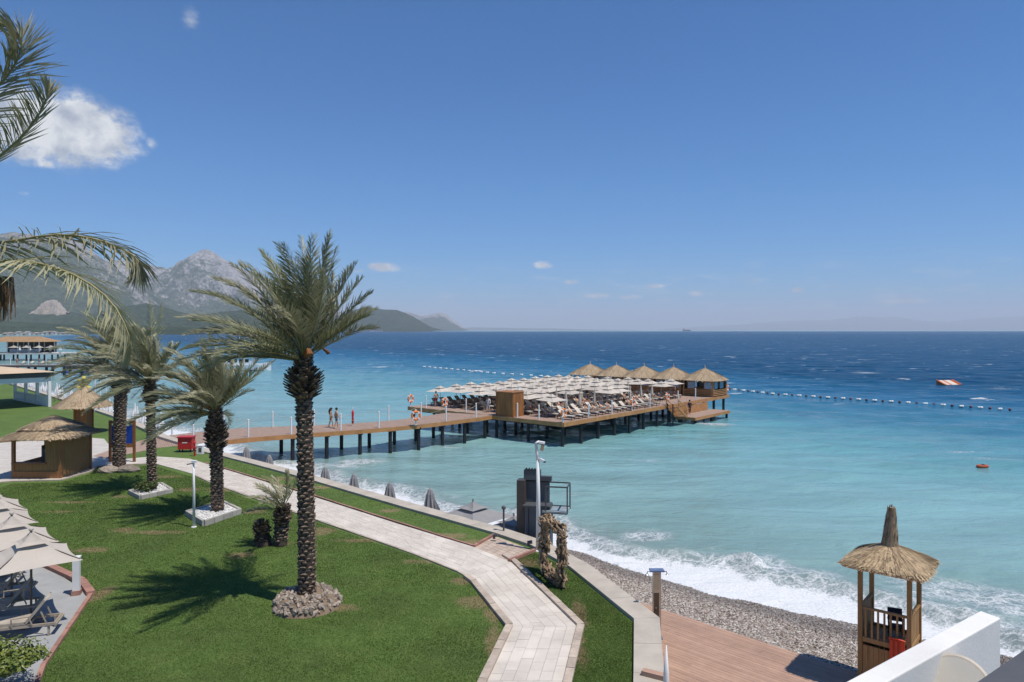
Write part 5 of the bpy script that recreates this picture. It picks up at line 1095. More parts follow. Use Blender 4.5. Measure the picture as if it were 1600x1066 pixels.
# ================================================================== LIFEGUARD TOWER
TC = Vector((10.76 * 1.0, 20.05, ZD)); tw = T('lifeguard_tower', 'timber lifeguard tower with a spiked thatched roof on the pebble beach', 'lifeguard tower', tuple(TC), math.atan2(-.65, .76)); M_TW = pm('tan_timber', (0.42, 0.245, 0.10), .65, c2=(0.28, 0.15, 0.055), scale=2.5, stretch=(3, 3, .6), bump=.25, rand=.12, detail=6)
hs = .62; FZ = 1.27; RZ = 2.16; TZ = 3.38
for sx in (-1, 1):
    for sy in (-1, 1): MB().box((sx * hs, sy * hs, TZ / 2 + .05), (.115, .115, TZ + .1)).obj('corner_post', M_TW, tw)
for i in range(9): MB().box((-.54 + i * .135, 0, FZ - .02), (.128, 1.14, .04)).obj('floor_board', M_TW, tw)
for a in range(4):
    cA, sA = math.cos(a * math.pi / 2), math.sin(a * math.pi / 2)
    rotp = lambda x, y, z: (x * cA - y * sA, x * sA + y * cA, z)
    for i in range(8): x = -.49 + i * .14; MB().box(rotp(x, -hs, FZ / 2 - .06), (.132, .03, FZ - .2), a * math.pi / 2).obj('wall_board', M_TW, tw)
    MB().box(rotp(0, -hs, FZ), (1.12, .07, .13), a * math.pi / 2).obj('floor_beam', M_TW, tw)
    if a != 2: 
        MB().box(rotp(0, -hs, RZ), (1.12, .1, .05), a * math.pi / 2).obj('hand_rail', M_TW, tw)
        n = 7 if a in (0,) else 8
        for i in range(n): x = -.48 + i * .96 / (n - 1); MB().box(rotp(x, -hs, (FZ + RZ) / 2 + .02), (.05 if a == 0 else .115, .035, RZ - FZ - .1), a * math.pi / 2).obj('baluster', M_TW, tw)
    MB().box(rotp(0, -hs, TZ - .02), (1.24, .06, .1), a * math.pi / 2).obj('roof_beam', M_TW, tw)
rf = thatch(1.10, .52, 0, 6500, .1, 11.0, (.35, .8), .011, 1.15, 17, .09).obj('thatched_roof', [pm('tower_reed', (0.62, 0.47, 0.29), .9, c2=(0.38, 0.27, 0.155), scale=9, detail=6), M_THATCHD], tw); rf.location = (0, 0, TZ + .02)
sp = MB(); sp.tube([(0, 0, .38), (-.02, 0, .7), (.02, .02, 1.1), (.05, .04, 1.55)], [.25, .17, .13, .10], 10, 1); rd_ = random.Random(3)
for i in range(900):
    th = rd_.uniform(0, 2 * math.pi); z = rd_.uniform(.4, 1.35); r = .25 - .13 * (z - .38) / 1.1; o = Vector((math.cos(th), math.sin(th), 0)); tn = Vector((-o.y, o.x, 0)); a = Vector((.03 * (z - .4), .03 * (z - .4), z)) + o * r * .92; b = a + Vector((.01, .01, rd_.uniform(.15, .3))) + o * rd_.uniform(-.05, .03) - o * .03; sp.add([a - tn * .01, a + tn * .01, b + tn * .008, b - tn * .008], [(0, 1, 2, 3)], rd_.random() < .6)
sp.obj('spike', [M_THATCH, M_THATCHD], rf)
# chair and rescue can
TM = Matrix.Translation(TC) @ Matrix.Rotation(math.atan2(-.65, .76), 4, 'Z')
ch = T('deck_chair', 'dark blue folding chair inside the lifeguard tower', 'chair', tuple(TM @ Vector((.12, .12, FZ))), math.atan2(-.65, .76) + .3, None, .72); M_NAVY = pm('navy_canvas', (.03, .035, .06), .8)
MB().box((0, 0, .42), (.5, .45, .04)).obj('seat', M_NAVY, ch); MB().box((0, .26, .78), (.52, .04, .5), rx=-.2).obj('backrest', M_NAVY, ch)
for x in (-.25, .25): MB().beam((x, -.22, 0), (x, .2, .62), .03, .03).obj('leg', M_BLACK, ch); MB().beam((x, .25, 0), (x, -.2, .62), .03, .03).obj('leg', M_BLACK, ch); MB().box((x, 0, .63), (.05, .5, .03)).obj('armrest', M_BLACK, ch)
rc = T('rescue_can', 'orange-red rescue float hanging on the front of the lifeguard tower', 'rescue float', tuple(TM @ Vector((.34, -hs - .11, FZ - .40))), math.atan2(-.65, .76)); M_RES = pm('orange_red_plastic', (.72, .075, .03), .4, var=.1)
MB().box((0, 0, .36), (.36, .1, .62)).obj('shell', M_RES, rc)
for x in (-.12, 0, .12): MB().box((x, -.065, .36), (.06, .04, .56)).obj('rib', M_RES, rc)
for z in (.06, .66): MB().tube([(-.2, -.02, z), (-.1, -.07, z + .03), (.1, -.07, z + .03), (.2, -.02, z)], .025, 6).obj('handle', M_RES, rc)

# ================================================================== HOUSE WALL AT THE RIGHT
M_STUC = pm('white_stucco', (0.79, 0.775, 0.75), .85, c2=(0.66, 0.645, 0.62), scale=.9, stretch=(1, 1, .35), bump=.25, bscale=60, coord='World', detail=8)
A0, A1 = P(1532, 954, 5.5).xy, P(1320, 1066, 5.5).xy; B0, B1 = P(1563.5, 965.5, 5.5).xy, P(1389, 1066, 5.5).xy; e_ = (A1 - A0).normalized()
hwl = T('garden_wall', 'white rendered wall carrying a round beige lamp at bottom right', 'wall', (A0.x, A0.y, 0)); q = [Vector((0, 0)), B0 - A0, B0 - A0 + e_ * 7.5, e_ * 7.5]
nrm_ = Vector((-e_.y, e_.x)); nrm_ = nrm_ if nrm_.dot(B0 - A0) > 0 else -nrm_
wb = MB().prism(q, -1.2, 5.5).obj('wall_body', M_STUC, hwl); bv = wb.modifiers.new('b', 'BEVEL'); bv.width = .015; bv.segments = 2
# round beige drum lamp fixed to the wall face, tilted up
uu = (1472 - 800) / FPX; tt = (uu * B0.y - B0.x) / (e_.x - uu * e_.y); lc = B0 + e_ * tt + nrm_ * .16; zl = HC - (1078 - VH) / FPX * lc.y
lam = T('drum_lamp', 'round beige drum lamp fixed to the white wall', 'wall lamp', (lc.x, lc.y, zl)); M_BEI = pm('beige_lamp', (0.60, 0.52, 0.42), .6, var=.08, scale=4, bump=.15); ax_ = Vector((-.56, -.60, .57)).normalized()
def drum(a, b, r0, r1, name, mat, cap=True): MB().tube([ax_ * a, ax_ * b], [r0, r1], 40, 0, cap).obj(name, mat, lam)
drum(-.16, -.01, .335, .335, 'rear_drum', M_BEI); drum(-.01, .004, .322, .322, 'seam', M_DARKW); drum(.004, .13, .335, .335, 'front_drum', M_BEI); drum(.13, .145, .335, .31, 'rim', M_BEI); drum(.145, .149, .29, .29, 'diffuser', pm('pale_diffuser', (.66, .60, .50), .5, var=.05))
MB().beam((0, 0, -.05), (-nrm_.x * .17, -nrm_.y * .17, -.05), .1, .1).obj('bracket', M_BEI, lam)
lg = T('balcony_ledge', 'dark grey balcony ledge in the bottom right corner', 'ledge', (1.46, 2.2, 0)); MB().prism([(0, 0), (.62, .42), (2.6, .42), (2.6, -1.6), (-.3, -1.6), (-.3, -.2)], -1.2, 7.86).obj('wall_body', pm('grey_render', (.13, .135, .15), .85), lg); MB().prism([(-.02, -.01), (.62, .45), (2.62, .45), (2.62, -1.62), (-.32, -1.62), (-.32, -.2)], 7.86, 7.9).obj('coping', pm('grey_coping', (.10, .105, .12), .7), lg)
# ================================================================== LEFT PLAZA, KIOSK AND HUTS
M_PLAZA = pm('plaza_stone', (0.58, 0.54, 0.49), .8, c2=(0.42, 0.385, 0.345), scale=1.1, bump=.2, bscale=20, coord='World', detail=8)
plaza = polysheet('plaza_pavement', [P(*p).xy for p in ((-80, 698), (30, 690), (120, 682), (163, 686), (176, 702), (145.5, 712.6), (179, 718.6), (237, 713.6), (238.4, 723.9), (150, 729), (143, 736), (95, 750), (20, 752), (-80, 760))], .004, M_PLAZA)
kerb_run([P(*p).xy for p in ((-80, 697), (30, 689), (120, 681.3))], .25, .1, M_BRICK, plaza, 1.0)
kerb_run([P(*p).xy for p in ((238.5, 725), (150, 730), (143, 737), (95, 751), (20, 753), (-80, 761))], .15, .07, M_KERB, plaza, .8)
# continued low wall along the far beach
wl2 = T('beach_wall', 'low pale wall along the far beach beyond the huts', 'wall', (-38, 69, 0)); L2 = [(-24.6, 53.6), (-29, 58), (-38, 69), (-52, 84), (-78, 111), (-140, 176)]; O2 = offset(L2, .7)
for i in range(len(L2) - 1):
    n = max(1, round((Vector(L2[i + 1]) - Vector(L2[i])).length / 4))
    for k in range(n):
        a, b, c, d = [Vector(x) for x in (L2[i], L2[i + 1], O2[i + 1], O2[i])]; q = [a.lerp(b, k / n + .001), a.lerp(b, (k + 1) / n - .001), d.lerp(c, (k + 1) / n - .001), d.lerp(c, k / n + .001)]; MB().prism([(x.x + 38, x.y - 69) for x in q], -1.0, .22).obj('cap_slab', M_CONC, wl2)
# kiosk
K0 = Vector((-30.3, 42.8)); KW, KD = 2.85, 3.0; ks = T('thatched_kiosk', 'bamboo-clad kiosk with a layered thatched roof at the left of the plaza', 'kiosk', (K0.x + KW / 2, K0.y + KD / 2, 0))
M_CANE = pm('bamboo_cane', (0.42, 0.24, 0.095), .6, c2=(.26, .145, .055), stretch=(6, 6, .5), scale=2.5); M_CANE2 = pm('orange_brown_wood', (0.36, 0.165, 0.06), .6, c2=(.25, .105, .04), stretch=(6, 6, .5), scale=2)  # second material: orange-brown wood of the posts, skirt and counter boards
hx, hy = KW / 2, KD / 2
for sx in (-1, 1):
    for sy in (-1, 1): MB().box((sx * hx, sy * hy, 1.25), (.17, .17, 2.5)).obj('corner_post', M_CANE2, ks)
def canes(p, q, z0, z1, mat, name):
    p, q = Vector(p), Vector(q); n = int((q - p).length / .085); m = MB()
    for i in range(n + 1): c = p.lerp(q, i / n); m.tube([(c.x, c.y, z0), (c.x, c.y, z1 + random.uniform(-.02, .02))], .045, 6)
    tag(m.obj(name, mat, ks), kind='stuff')
canes((hx, -hy + .1), (hx, hy - .1), 0, 2.45, M_CANE, 'cane_wall'); canes((.55, -hy), (hx - .1, -hy), 0, 2.45, M_CANE, 'cane_wall'); canes((-hx + .1, -hy), (.5, -hy), .42, .86, M_CANE, 'cane_counter_front'); canes((-.2, hy), (hx - .1, hy), 0, 2.45, M_CANE, 'cane_wall')
MB().box((-.45, -hy - .06, .21), (2.0, .06, .42)).obj('skirt_board', M_CANE2, ks); MB().box((-.45, -hy + .12, .9), (2.1, .5, .06)).obj('counter_top', M_CANE2, ks); MB().box((.95, -hy - .07, .21), (.8, .05, .42)).obj('skirt_board', M_CANE2, ks)
for i in range(4): MB().box((-hx, -hy + .4 + i * .7, .43), (.05, .66, .86)).obj('side_board', M_CANE2, ks)
r1 = thatch(2.25, .95, 0, 3600, .05, 5, (.4, .9), .026, 1.1, 23).obj('lower_thatch', [M_THATCH, M_THATCHD], ks); r1.location = (0, 0, 2.45); r2 = thatch(1.5, .72, 0, 2200, .03, 5, (.4, .8), .026, 1.1, 24).obj('upper_thatch', [M_THATCH, M_THATCHD], ks); r2.location = (0, 0, 2.92)
fg = T('drinks_fridge', 'black glass-door fridge standing inside the kiosk', 'fridge', (K0.x + 1.25, K0.y + 1.4, 0)); MB().box((0, 0, .9), (.62, .55, 1.8)).obj('body', M_BLACK, fg); MB().box((0, -.28, 1.0), (.5, .02, 1.2)).obj('door', M_DGREY, fg); MB().box((.0, -.295, 1.45), (.14, .01, .12)).obj('price_card', M_WHITE, fg)
for x in (-.25, .25): MB().box((x, -.295, 1.0), (.02, .01, 1.2)).obj('door_edge', M_ALU, fg)
# round thatched hut
hut = T('thatched_sunshade', 'round thatched sunshade on a square timber core behind the kiosk', 'sunshade', (-37.6, 61.8, 0)); MB().box((0, 0, 1.3), (1.0, 1.0, 2.6)).obj('core', M_CAB, hut)
for x in (-.5, .5):
    for y in (-.5, .5): MB().box((x, y, 1.3), (.12, .12, 2.62)).obj('corner_post', M_CAB, hut)
r_ = thatch(2.4, 1.95, 0, 2400, .03, 2.0, (.5, 1.0), .03, .8, 27).obj('thatched_roof', [M_THATCH, M_THATCHD], hut); r_.location = (0, 0, 2.35); MB().lathe([(.14, 0), (.1, .3), (.04, .6), (0, .62)], 8).obj('tip', M_THATCH, r_).location = (0, 0, 1.8)
# blue board
p = P(191, 722); bb = T('notice_board', 'tall timber frame holding bright blue panels behind the thick-trunked palm', 'board', (p.x, p.y, 0), .05); M_BLUE = pm('blue_fabric', (.012, .07, .42), .7, c2=(.01, .05, .30), scale=3)
for x in (-.8, .8): MB().box((x, 0, 1.42), (.16, .12, 2.84)).obj('post', M_WOOD, bb)
MB().box((0, 0, 2.72), (1.5, .1, .16)).obj('top_rail', M_WOOD, bb); MB().box((0, 0, 1.12), (1.5, .1, .26)).obj('bottom_rail', M_CANE2, bb)
for x in (-.36, .36): pn = MB().box((x, -.02, 1.88), (.66, .03, 1.24)).obj('blue_panel', M_BLUE, bb); MB().box((x, -.04, 2.5), (.2, .02, .1)).obj('clip', M_WHITE, pn)
# red equipment box, post and white cabinet
p = P(291.5, 706); rb = T('red_equipment_box', 'red metal box on short legs at the start of the jetty', 'box', (p.x, p.y, 0), .06); MB().box((0, 0, .66), (1.0, .7, .86)).obj('body', M_REDP, rb); MB().box((0, -.02, 1.12), (1.1, .82, .07)).obj('lid', M_REDP, rb); MB().box((0, -.36, .72), (.36, .012, .07)).obj('white_plate', M_WHITE, rb)
for x in (-.4, .4):
    for y in (-.28, .28): MB().box((x, y, .12), (.07, .07, .24)).obj('leg', M_BLACK, rb)
p = P(304, 713); t_ = T('red_hydrant_post', 'thin red hydrant post right of the red box', 'hydrant', (p.x, p.y, 0)); MB().tube([(0, 0, 0), (0, 0, .95)], .06, 8).obj('pipe', M_REDP, t_); MB().lathe([(.1, .9), (.1, 1.0), (.03, 1.06)], 10).obj('cap', M_REDP, t_); MB().box((.08, -.05, .6), (.14, .08, .1)).obj('outlet', M_REDP, t_)
p = P(313, 710); t_ = T('white_cabinet', 'small white cabinet beside the red hydrant post', 'cabinet', (p.x, p.y, 0)); MB().box((0, 0, .32), (.42, .35, .6)).obj('body', M_WHITE, t_); MB().box((.05, -.18, .34), (.2, .012, .3)).obj('vent_panel', M_DGREY, t_); MB().box((0, 0, .635), (.46, .39, .03)).obj('lid', M_WHITE, t_)
# pergola
pg0 = Vector((-54.2, 82.7)); ea, eb = Vector((-.77, .64)), Vector((-.64, -.77)); pgl = T('white_pergola', 'white pergola with a pale canvas roof at the left edge', 'pergola', (pg0.x, pg0.y, 0)); PL_, PW_ = 13.0, 9.5
pt3 = lambda a, b, z: (ea.x * a + eb.x * b, ea.y * a + eb.y * b, z)
for a in (0.1, 4.3, 8.5, 12.7):
    for b in (.1, 9.4): MB().box(pt3(a, b, 1.6), (.3, .3, 3.2), math.atan2(ea.y, ea.x)).obj('post', M_WHITE, pgl)
for b in (.1, 9.4): MB().beam(pt3(0, b, 3.2), pt3(13, b, 3.2), .25, .6).obj('beam', M_WHITE, pgl)
for a in (.1, 4.3, 8.5, 12.7): MB().beam(pt3(a, 0, 3.2), pt3(a, 9.5, 3.2), .22, .56).obj('beam', M_WHITE, pgl)
for b in (-.02, 9.52): MB().beam(pt3(0, b, 3.78), pt3(13, b, 3.78), .05, .52).obj('dark_fascia', M_DGREY, pgl)
for a in (-.02, 13.02): MB().beam(pt3(a, 0, 3.78), pt3(a, 9.5, 3.78), .05, .52).obj('dark_fascia', M_DGREY, pgl)
M_RC = pm('sand_canvas', (0.60, 0.46, 0.32), .85, c2=(.52, .39, .27), scale=.6)
m = MB(); vs = [pt3(a, b, 4.1 + .75 * (1 - abs(b - 4.75) / 5.3) * min(1, min(a + .5, 13.5 - a) / 4)) for a in (-.5, 3.5, 6.5, 9.5, 13.5) for b in (-.5, 1.5, 4.75, 8, 10)]
m.add(vs, [(i * 5 + k, i * 5 + k + 1, (i + 1) * 5 + k + 1, (i + 1) * 5 + k) for i in range(4) for k in range(4)]); m.obj('canvas_roof', M_RC, pgl)
for a in range(0, 14, 2): MB().beam(pt3(a, -.35, 4.06), pt3(a, .4, 4.06), .1, .1).obj('rafter_end', M_WHITE, pgl)
for k, a in enumerate((.1, 4.3, 8.5)):
    fn = T('picket_fence', ['white picket fence between the seaward pergola posts, nearest the huts', 'middle white picket fence panel under the pergola', 'white picket fence panel under the far end of the pergola'][k], 'fence', tuple(Vector((pg0.x, pg0.y, 0)) + Vector(pt3(a, .1, 0))), math.atan2(ea.y, ea.x), 'picket fences under the pergola')
    for z in (.25, .95): MB().box((2.1, 0, z), (3.9, .05, .08)).obj('rail', M_WHITE, fn)
    for i in range(19): MB().box((.3 + i * .2, .04, .6), (.1, .03, 1.2)).obj('picket', M_WHITE, fn)
# folded white parasols and masts on the far beach
WF = [('folded_canopy', folded(2.5, None, .26).mesh('folded_canopy', M_WHITE)), ('pole', MB().tube([(0, 0, 0), (0, 0, 2.5)], .03, 6).mesh('pole', M_ALU)), ('base', MB().box((0, 0, .06), (.5, .5, .12)).mesh('base', M_DGREY))]
bl = resample([Vector((-32, 63.5)), Vector((-41, 74)), Vector((-55, 89)), Vector((-81, 116)), Vector((-110, 146))], 3.4)
for i, p in enumerate(bl[:22]): inst(WF, 'parasol', f'folded white parasol on the far beach, {ordn(i)} from the jetty', 'parasol', (p.x + random.uniform(-.5, .5), p.y + random.uniform(-.5, .5), -.9), random.uniform(0, 3), 'folded white parasols on the far beach')
for i, (u, v) in enumerate(((148.5, 651), (156.5, 650), (165.5, 652))):
    p = P(u, v, -.5); t_ = T('flag_mast', ['left', 'middle', 'right'][i] + ' one of three bare white flag masts on the far beach', 'mast', (p.x, p.y, -.9), 0, 'flag masts'); MB().tube([(0, 0, 0), (0, 0, 5.0)], [.07, .045], 8).obj('pole', M_WHITE, t_); MB().ell((0, 0, 5.03), (.08, .08, .08), 8, 6).obj('ball', M_WHITE, t_); MB().lathe([(.2, 0), (.2, .05), (.1, .08)], 10).obj('base_plate', M_ALU, t_)

# ================================================================== TERRACE BOTTOM LEFT
ter = polysheet('terrace_pavement', [P(75, 887).xy, P(142, 931).xy, P(68, 1042).xy, P(40, 1120).xy, (-16, 11), (-40, 11), (-40, 40), (-30, 34)], .02, M_GREY)
t0 = [(-30, 34), P(75, 887).xy, P(128, 912).xy, P(142, 931).xy, P(68, 1042).xy, P(40, 1120).xy]
kerb_run([Vector(x) for x in t0[:4]], .26, .16, M_BRICK, ter, .6); kerb_run([Vector(x) for x in t0[3:]], .12, .09, M_BRICK, ter, .6)
M_CRM2 = pm('taupe_canvas', (0.52, 0.465, 0.41), .85, c2=(.46, .41, .36), scale=1.2, rand=.04, trans=.07)
CT, CTV = canopy(1.15, 2.72, 1.98, True, .16, None, 8); ribs = []
for a in (1, 3, 5, 7):
    th = math.pi / 4 * a; rr_ = 1.12 * (1.41 if a % 2 else 1.0) * .97; ribs.append(('rib', MB().beam((0, 0, 2.55), (rr_ * math.cos(th), rr_ * math.sin(th), 2.0 if a % 2 else 2.03), .025, .03).mesh('rib', M_DARKW)))
TP = [('canopy', CT.mesh('canopy', M_CRM2), [('vent_cap', CTV.mesh('vent_cap', M_CRM2))]), ('pole', MB().tube([(0, 0, 0), (0, 0, 2.86)], .035, 10).mesh('pole', pm('bronze_pole', (.16, .13, .10), .5))), ('finial', MB().ell((0, 0, 2.9), (.07, .07, .06), 10, 6).mesh('finial', M_CRM2)), ('base', MB().box((0, 0, .05), (.62, .62, .1)).mesh('base', M_DGREY))] + ribs
for i, (u, v) in enumerate(((130, 876), (93, 847), (61, 817), (44, 797), (7, 783))):
    c = P(u, v, 1.98); inst(TP, 'parasol', ['front taupe square parasol of the terrace row, fully in view', 'second taupe parasol of the terrace row from the front', 'third taupe parasol of the terrace row from the front', 'fourth taupe parasol of the terrace row from the front', 'farthest taupe parasol of the terrace row, only a corner in view'][i], 'parasol', (c.x - 1.62, c.y + .05, .02), R(-47 - 90), 'taupe parasols on the terrace')
M_TAU = pm('taupe_frame', (0.40, 0.34, 0.27), .6); M_TAUS = pm('taupe_sling', (0.47, 0.41, 0.34), .85)
def sling():
    parts = lounger_parts(M_TAU, M_TAUS, R(52)); parts.append(('rear_rail', MB().box((.98, 0, .3), (.05, .7, .05)).mesh('rear_rail', M_TAU))); parts.append(('armrest', MB().tube([(-.05, .36, .35), (-.05, .4, .58), (.35, .4, .6), (.42, .36, .36)], .022, 6).mesh('armrest', M_TAU))); parts.append(('armrest', MB().tube([(-.05, -.36, .35), (-.05, -.4, .58), (.35, -.4, .6), (.42, -.36, .36)], .022, 6).mesh('armrest', M_TAU))); return parts
SL = sling()
for i, (x, y) in enumerate(((-14.55, 20.75), (-16.05, 22.1), (-17.2, 23.5), (-18.6, 25.0), (-19.9, 26.5))): inst(SL, 'sun_lounger', ['taupe sling lounger out in the sun at the terrace front', 'taupe sling lounger in shade, second from the terrace front', 'taupe sling lounger in shade, third from the terrace front', 'taupe sling lounger in shade, fourth from the terrace front', 'taupe sling lounger in shade at the back of the terrace row'][i], 'lounger', (x, y, .02), R(18), 'sling loungers on the terrace', 1.08)
p = P(119.5, 930); t_ = T('white_post', 'square white post with a red foot at the terrace corner', 'post', (p.x, p.y, .02), R(20)); MB().box((0, 0, .7), (.21, .21, 1.1)).obj('shaft', M_WHITE, t_); MB().box((0, 0, .08), (.27, .27, .16)).obj('foot', M_BRICK, t_); MB().box((0, 0, 1.27), (.25, .25, .05)).obj('cap', M_WHITE, t_)

# ================================================================== SEA OBJECTS
WB = [('float', MB().tube([(-.45, 0, .06), (-.38, 0, .06), (.38, 0, .06), (.45, 0, .06)], [.08, .2, .2, .08], 10).mesh('float', M_WHITE, True)), ('line_collar', MB().tube([(-.06, 0, .06), (.06, 0, .06)], .215, 10).mesh('line_collar', M_ROPE))]
RB = [('float', MB().ell((0, 0, .08), (.27, .27, .24), 10, 7).mesh('float', pm('maroon_buoy', (.16, .02, .03), .5), True)), ('line_collar', MB().tube([(0, 0, .28), (0, 0, .38)], .05, 6).mesh('line_collar', M_ROPE))]
def buoyline(px, n, side, red=True, jitter=.0):
    pts = resn([P(u, v, ZW).xy for u, v in px], n * 2 - 1)
    for i, p in enumerate(pts):
        if i % 2 == 0: inst(WB, 'marker_buoy', f'white marker buoy, {ordn(i // 2)} from the {side}', 'buoy', (p.x, p.y, ZW + .1), random.uniform(-.4, .4), 'white buoys of the swim line', 0.85 if side == 'platform' else 1.0)
        elif red: inst(RB, 'marker_buoy', f'dark red marker buoy, {ordn(i // 2)} from the {side}', 'buoy', (p.x, p.y, ZW + .1), 0, 'dark red buoys of the swim line', .75)
buoyline([(1134, 608.5), (1210, 617), (1300, 623), (1434, 631.6), (1578, 642)], 20, 'platform')
buoyline([(663, 574), (720, 579), (770, 584), (853, 589)], 18, 'open sea at the left end of the line', False)
# inflatable slide
p = P(1482, 601.5, ZW); sl_ = T('inflatable_slide', 'orange and white striped inflatable slide floating offshore', 'inflatable', (p.x, p.y, ZW), R(12), None, .85); M_IW = pm('inflatable_white', (.75, .70, .62), .5); M_IO = pm('inflatable_orange', (.70, .20, .06), .5)
for i in range(6): MB().add([(-2.4 + i * .75, -1.6, .15), (-1.65 + i * .75, -1.6, .15), (-1.65 + i * .75 + .6, 1.8, 1.6), (-2.4 + i * .75 + .6, 1.8, 1.6), (-2.4 + i * .75, -1.6, -.2), (-1.65 + i * .75, -1.6, -.2), (-1.65 + i * .75 + .6, 1.9, -.2), (-2.4 + i * .75 + .6, 1.9, -.2)], [(0, 1, 2, 3), (0, 4, 5, 1), (3, 2, 6, 7), (0, 3, 7, 4), (1, 5, 6, 2)]).obj('stripe_tube', [M_IO, M_IW, M_IO, M_IW, M_IW, M_IO][i], sl_)
MB().box((0, -1.65, .05), (4.8, .35, .35)).obj('front_tube', M_DGREY, sl_); sl_.scale = (.85, .85, .55)
for x in (-2.45, 2.15): MB().beam((x, -1.6, .25), (x + .6, 1.8, 1.75), .28, .28).obj('side_tube', M_IO, sl_)
p = P(1535, 731, ZW); rt = T('orange_raft', 'small orange-red rescue raft afloat near the right edge', 'raft', (p.x, p.y, ZW + .12), .2, None, .75); tv2, tf2 = torus(.42, .17, 18, 8); MB().add([(x * 1.25, z * .75, y) for x, y, z in tv2], tf2).obj('tube', pm('worn_orange', (.48, .10, .04), .6), rt, True); MB().ell((0, 0, -.02), (.45, .26, .05), 12, 5).obj('floor', M_DARKW, rt); MB().tube([(-.3, 0, .1), (0, 0, .22), (.3, 0, .1)], .06, 6).obj('grab_strap', M_DARKW, rt)
p = P(131, 606, ZW); yi = T('yellow_inflatable', 'bright yellow star-shaped inflatable above the thatched sunshade', 'inflatable', (p.x, p.y, ZW)); m = MB(); M_YEL = pm('yellow_vinyl', (.80, .60, .05), .45)
for a in range(5):
    th = R(90 + 72 * a); m2 = MB().tube([(0, 0, 1.2), (.6 * math.cos(th), 0, 1.2 + .6 * math.sin(th)), (1.35 * math.cos(th), 0, 1.2 + 1.2 * math.sin(th))], [.5, .42, .16], 10); m2.obj('arm', M_YEL, yi, True)
MB().ell((0, 0, .05), (1.6, .9, .3), 14, 6).obj('base_ring', M_YEL, yi, True)
# tour boat
p = P(377, 579, ZW); bt = T('tour_boat', 'white double-deck tour boat with a red flag behind the palms', 'boat', (p.x, p.y, ZW), R(8), None, 1.2)
hl = MB(); st_ = [(-6.5, 1.5, 1.3), (-4, 1.9, 1.25), (0, 2.0, 1.3), (4, 1.5, 1.55), (6.8, .15, 2.0)]; vs = []
for x, wv_, z in st_: vs += [(x, -wv_, z), (x, -wv_ * .8, -.3), (x, wv_ * .8, -.3), (x, wv_, z)]
hl.add(vs, [(i * 4 + k, (i + 1) * 4 + k, (i + 1) * 4 + k + 1, i * 4 + k + 1) for i in range(4) for k in range(3)] + [(0, 1, 2, 3)] + [(i * 4 + 3, (i + 1) * 4 + 3, (i + 1) * 4, i * 4) for i in range(4)]); hl.obj('hull', M_WHITE, bt); MB().box((-.5, 0, -.05), (11.5, 3.6, .3)).obj('waterline_band', pm('dark_blue_band', (.02, .03, .07), .5), bt)
cbn = MB().box((-1, 0, 2.2), (7.5, 3.2, 1.8)).obj('cabin', M_WHITE, bt); [MB().box((-3.6 + i * 1.3, -1.62, 2.35), (.85, .03, .7)).obj('window', M_BLACK, cbn) for i in range(5)]
MB().box((-.8, 0, 3.18), (8.4, 3.6, .15)).obj('upper_deck', M_WHITE, bt); MB().box((.2, 0, 4.0), (2.2, 2.2, 1.4)).obj('wheelhouse', M_WHITE, bt); MB().box((.2, 0, 4.8), (3.0, 2.8, .14)).obj('canopy', M_WHITE, bt)
for x in (-4.6, -2.6): [MB().tube([(x, y, 3.2), (x, y, 5.0)], .05, 6).obj('stanchion', M_WHITE, bt) for y in (-1.5, 1.5)]
MB().box((-3.6, 0, 5.05), (3.2, 3.3, .12)).obj('sun_roof', M_WHITE, bt); MB().tube([(-.4, 0, 4.8), (-.4, 0, 9.2)], .07, 6).obj('mast', M_WHITE, bt); MB().box((.25, 0, 8.9), (1.3, .04, .8)).obj('red_flag', pm('flag_red', (.65, .03, .03), .7), bt)
# ship on the horizon
sh_ = T('cargo_ship', 'tiny dark ship on the horizon', 'ship', ((1073 - 800) / FPX * 9000, 9000, ZW), .1); hs_ = MB().prism([(-55, -8), (40, -8), (56, 0), (40, 8), (-55, 8)], -1, 11).obj('hull', pm('ship_hull', (.04, .035, .05), .8), sh_); MB().box((-36, 0, 18), (20, 13, 16)).obj('bridge_house', pm('ship_white', (.28, .27, .30), .8), sh_); MB().box((8, 0, 13), (56, 13, 6)).obj('deck_cargo', pm('ship_cargo', (.11, .06, .05), .8), sh_); MB().tube([(-40, 0, 26), (-40, 0, 36)], 2, 6).obj('funnel', M_DARKW, sh_)
# ================================================================== FAR PIERS AND SHORE
fj = T('far_pier', 'grey pier on dark piles beyond the pergola', 'pier', (-120, 178, 0)); MB().box((-8, 0, .1), (46, 3.2, .3)).obj('deck', pm('grey_deck', (.36, .33, .31), .8), fj); MB().box((-8, -1.63, -.1), (46, .08, .45)).obj('fascia', pm('dark_fascia', (.10, .09, .09), .7), fj)
for i in range(9):
    for y in (-1.2, 1.2): MB().tube([(12 - i * 4.45, y, -3.4), (12 - i * 4.45, y, 0)], .33, 8).obj('pile', M_PILE, fj)
    MB().tube([(12 - i * 4.45, -1.4, .25), (12 - i * 4.45, -1.4, 1.9)], .08, 6).obj('rail_post', M_WHITE, fj)
for i in range(9): inst(LCRE, 'sun_lounger', f'pale lounger on the far pier, {ordn(i)} from its seaward tip', 'lounger', (-106.5 - i * 2.1 - random.random(), 178.3, .26), 1.6, 'loungers on the far pier')
for i in range(5): inst(H_STAND if i % 2 else H_WALK2, 'person', f'tiny bather on the far pier, {ordn(i)} from its seaward tip', 'person', (-109 - i * 5.2, 177.2 + .3 * (i % 3), .26), i, 'bathers on the far pier')
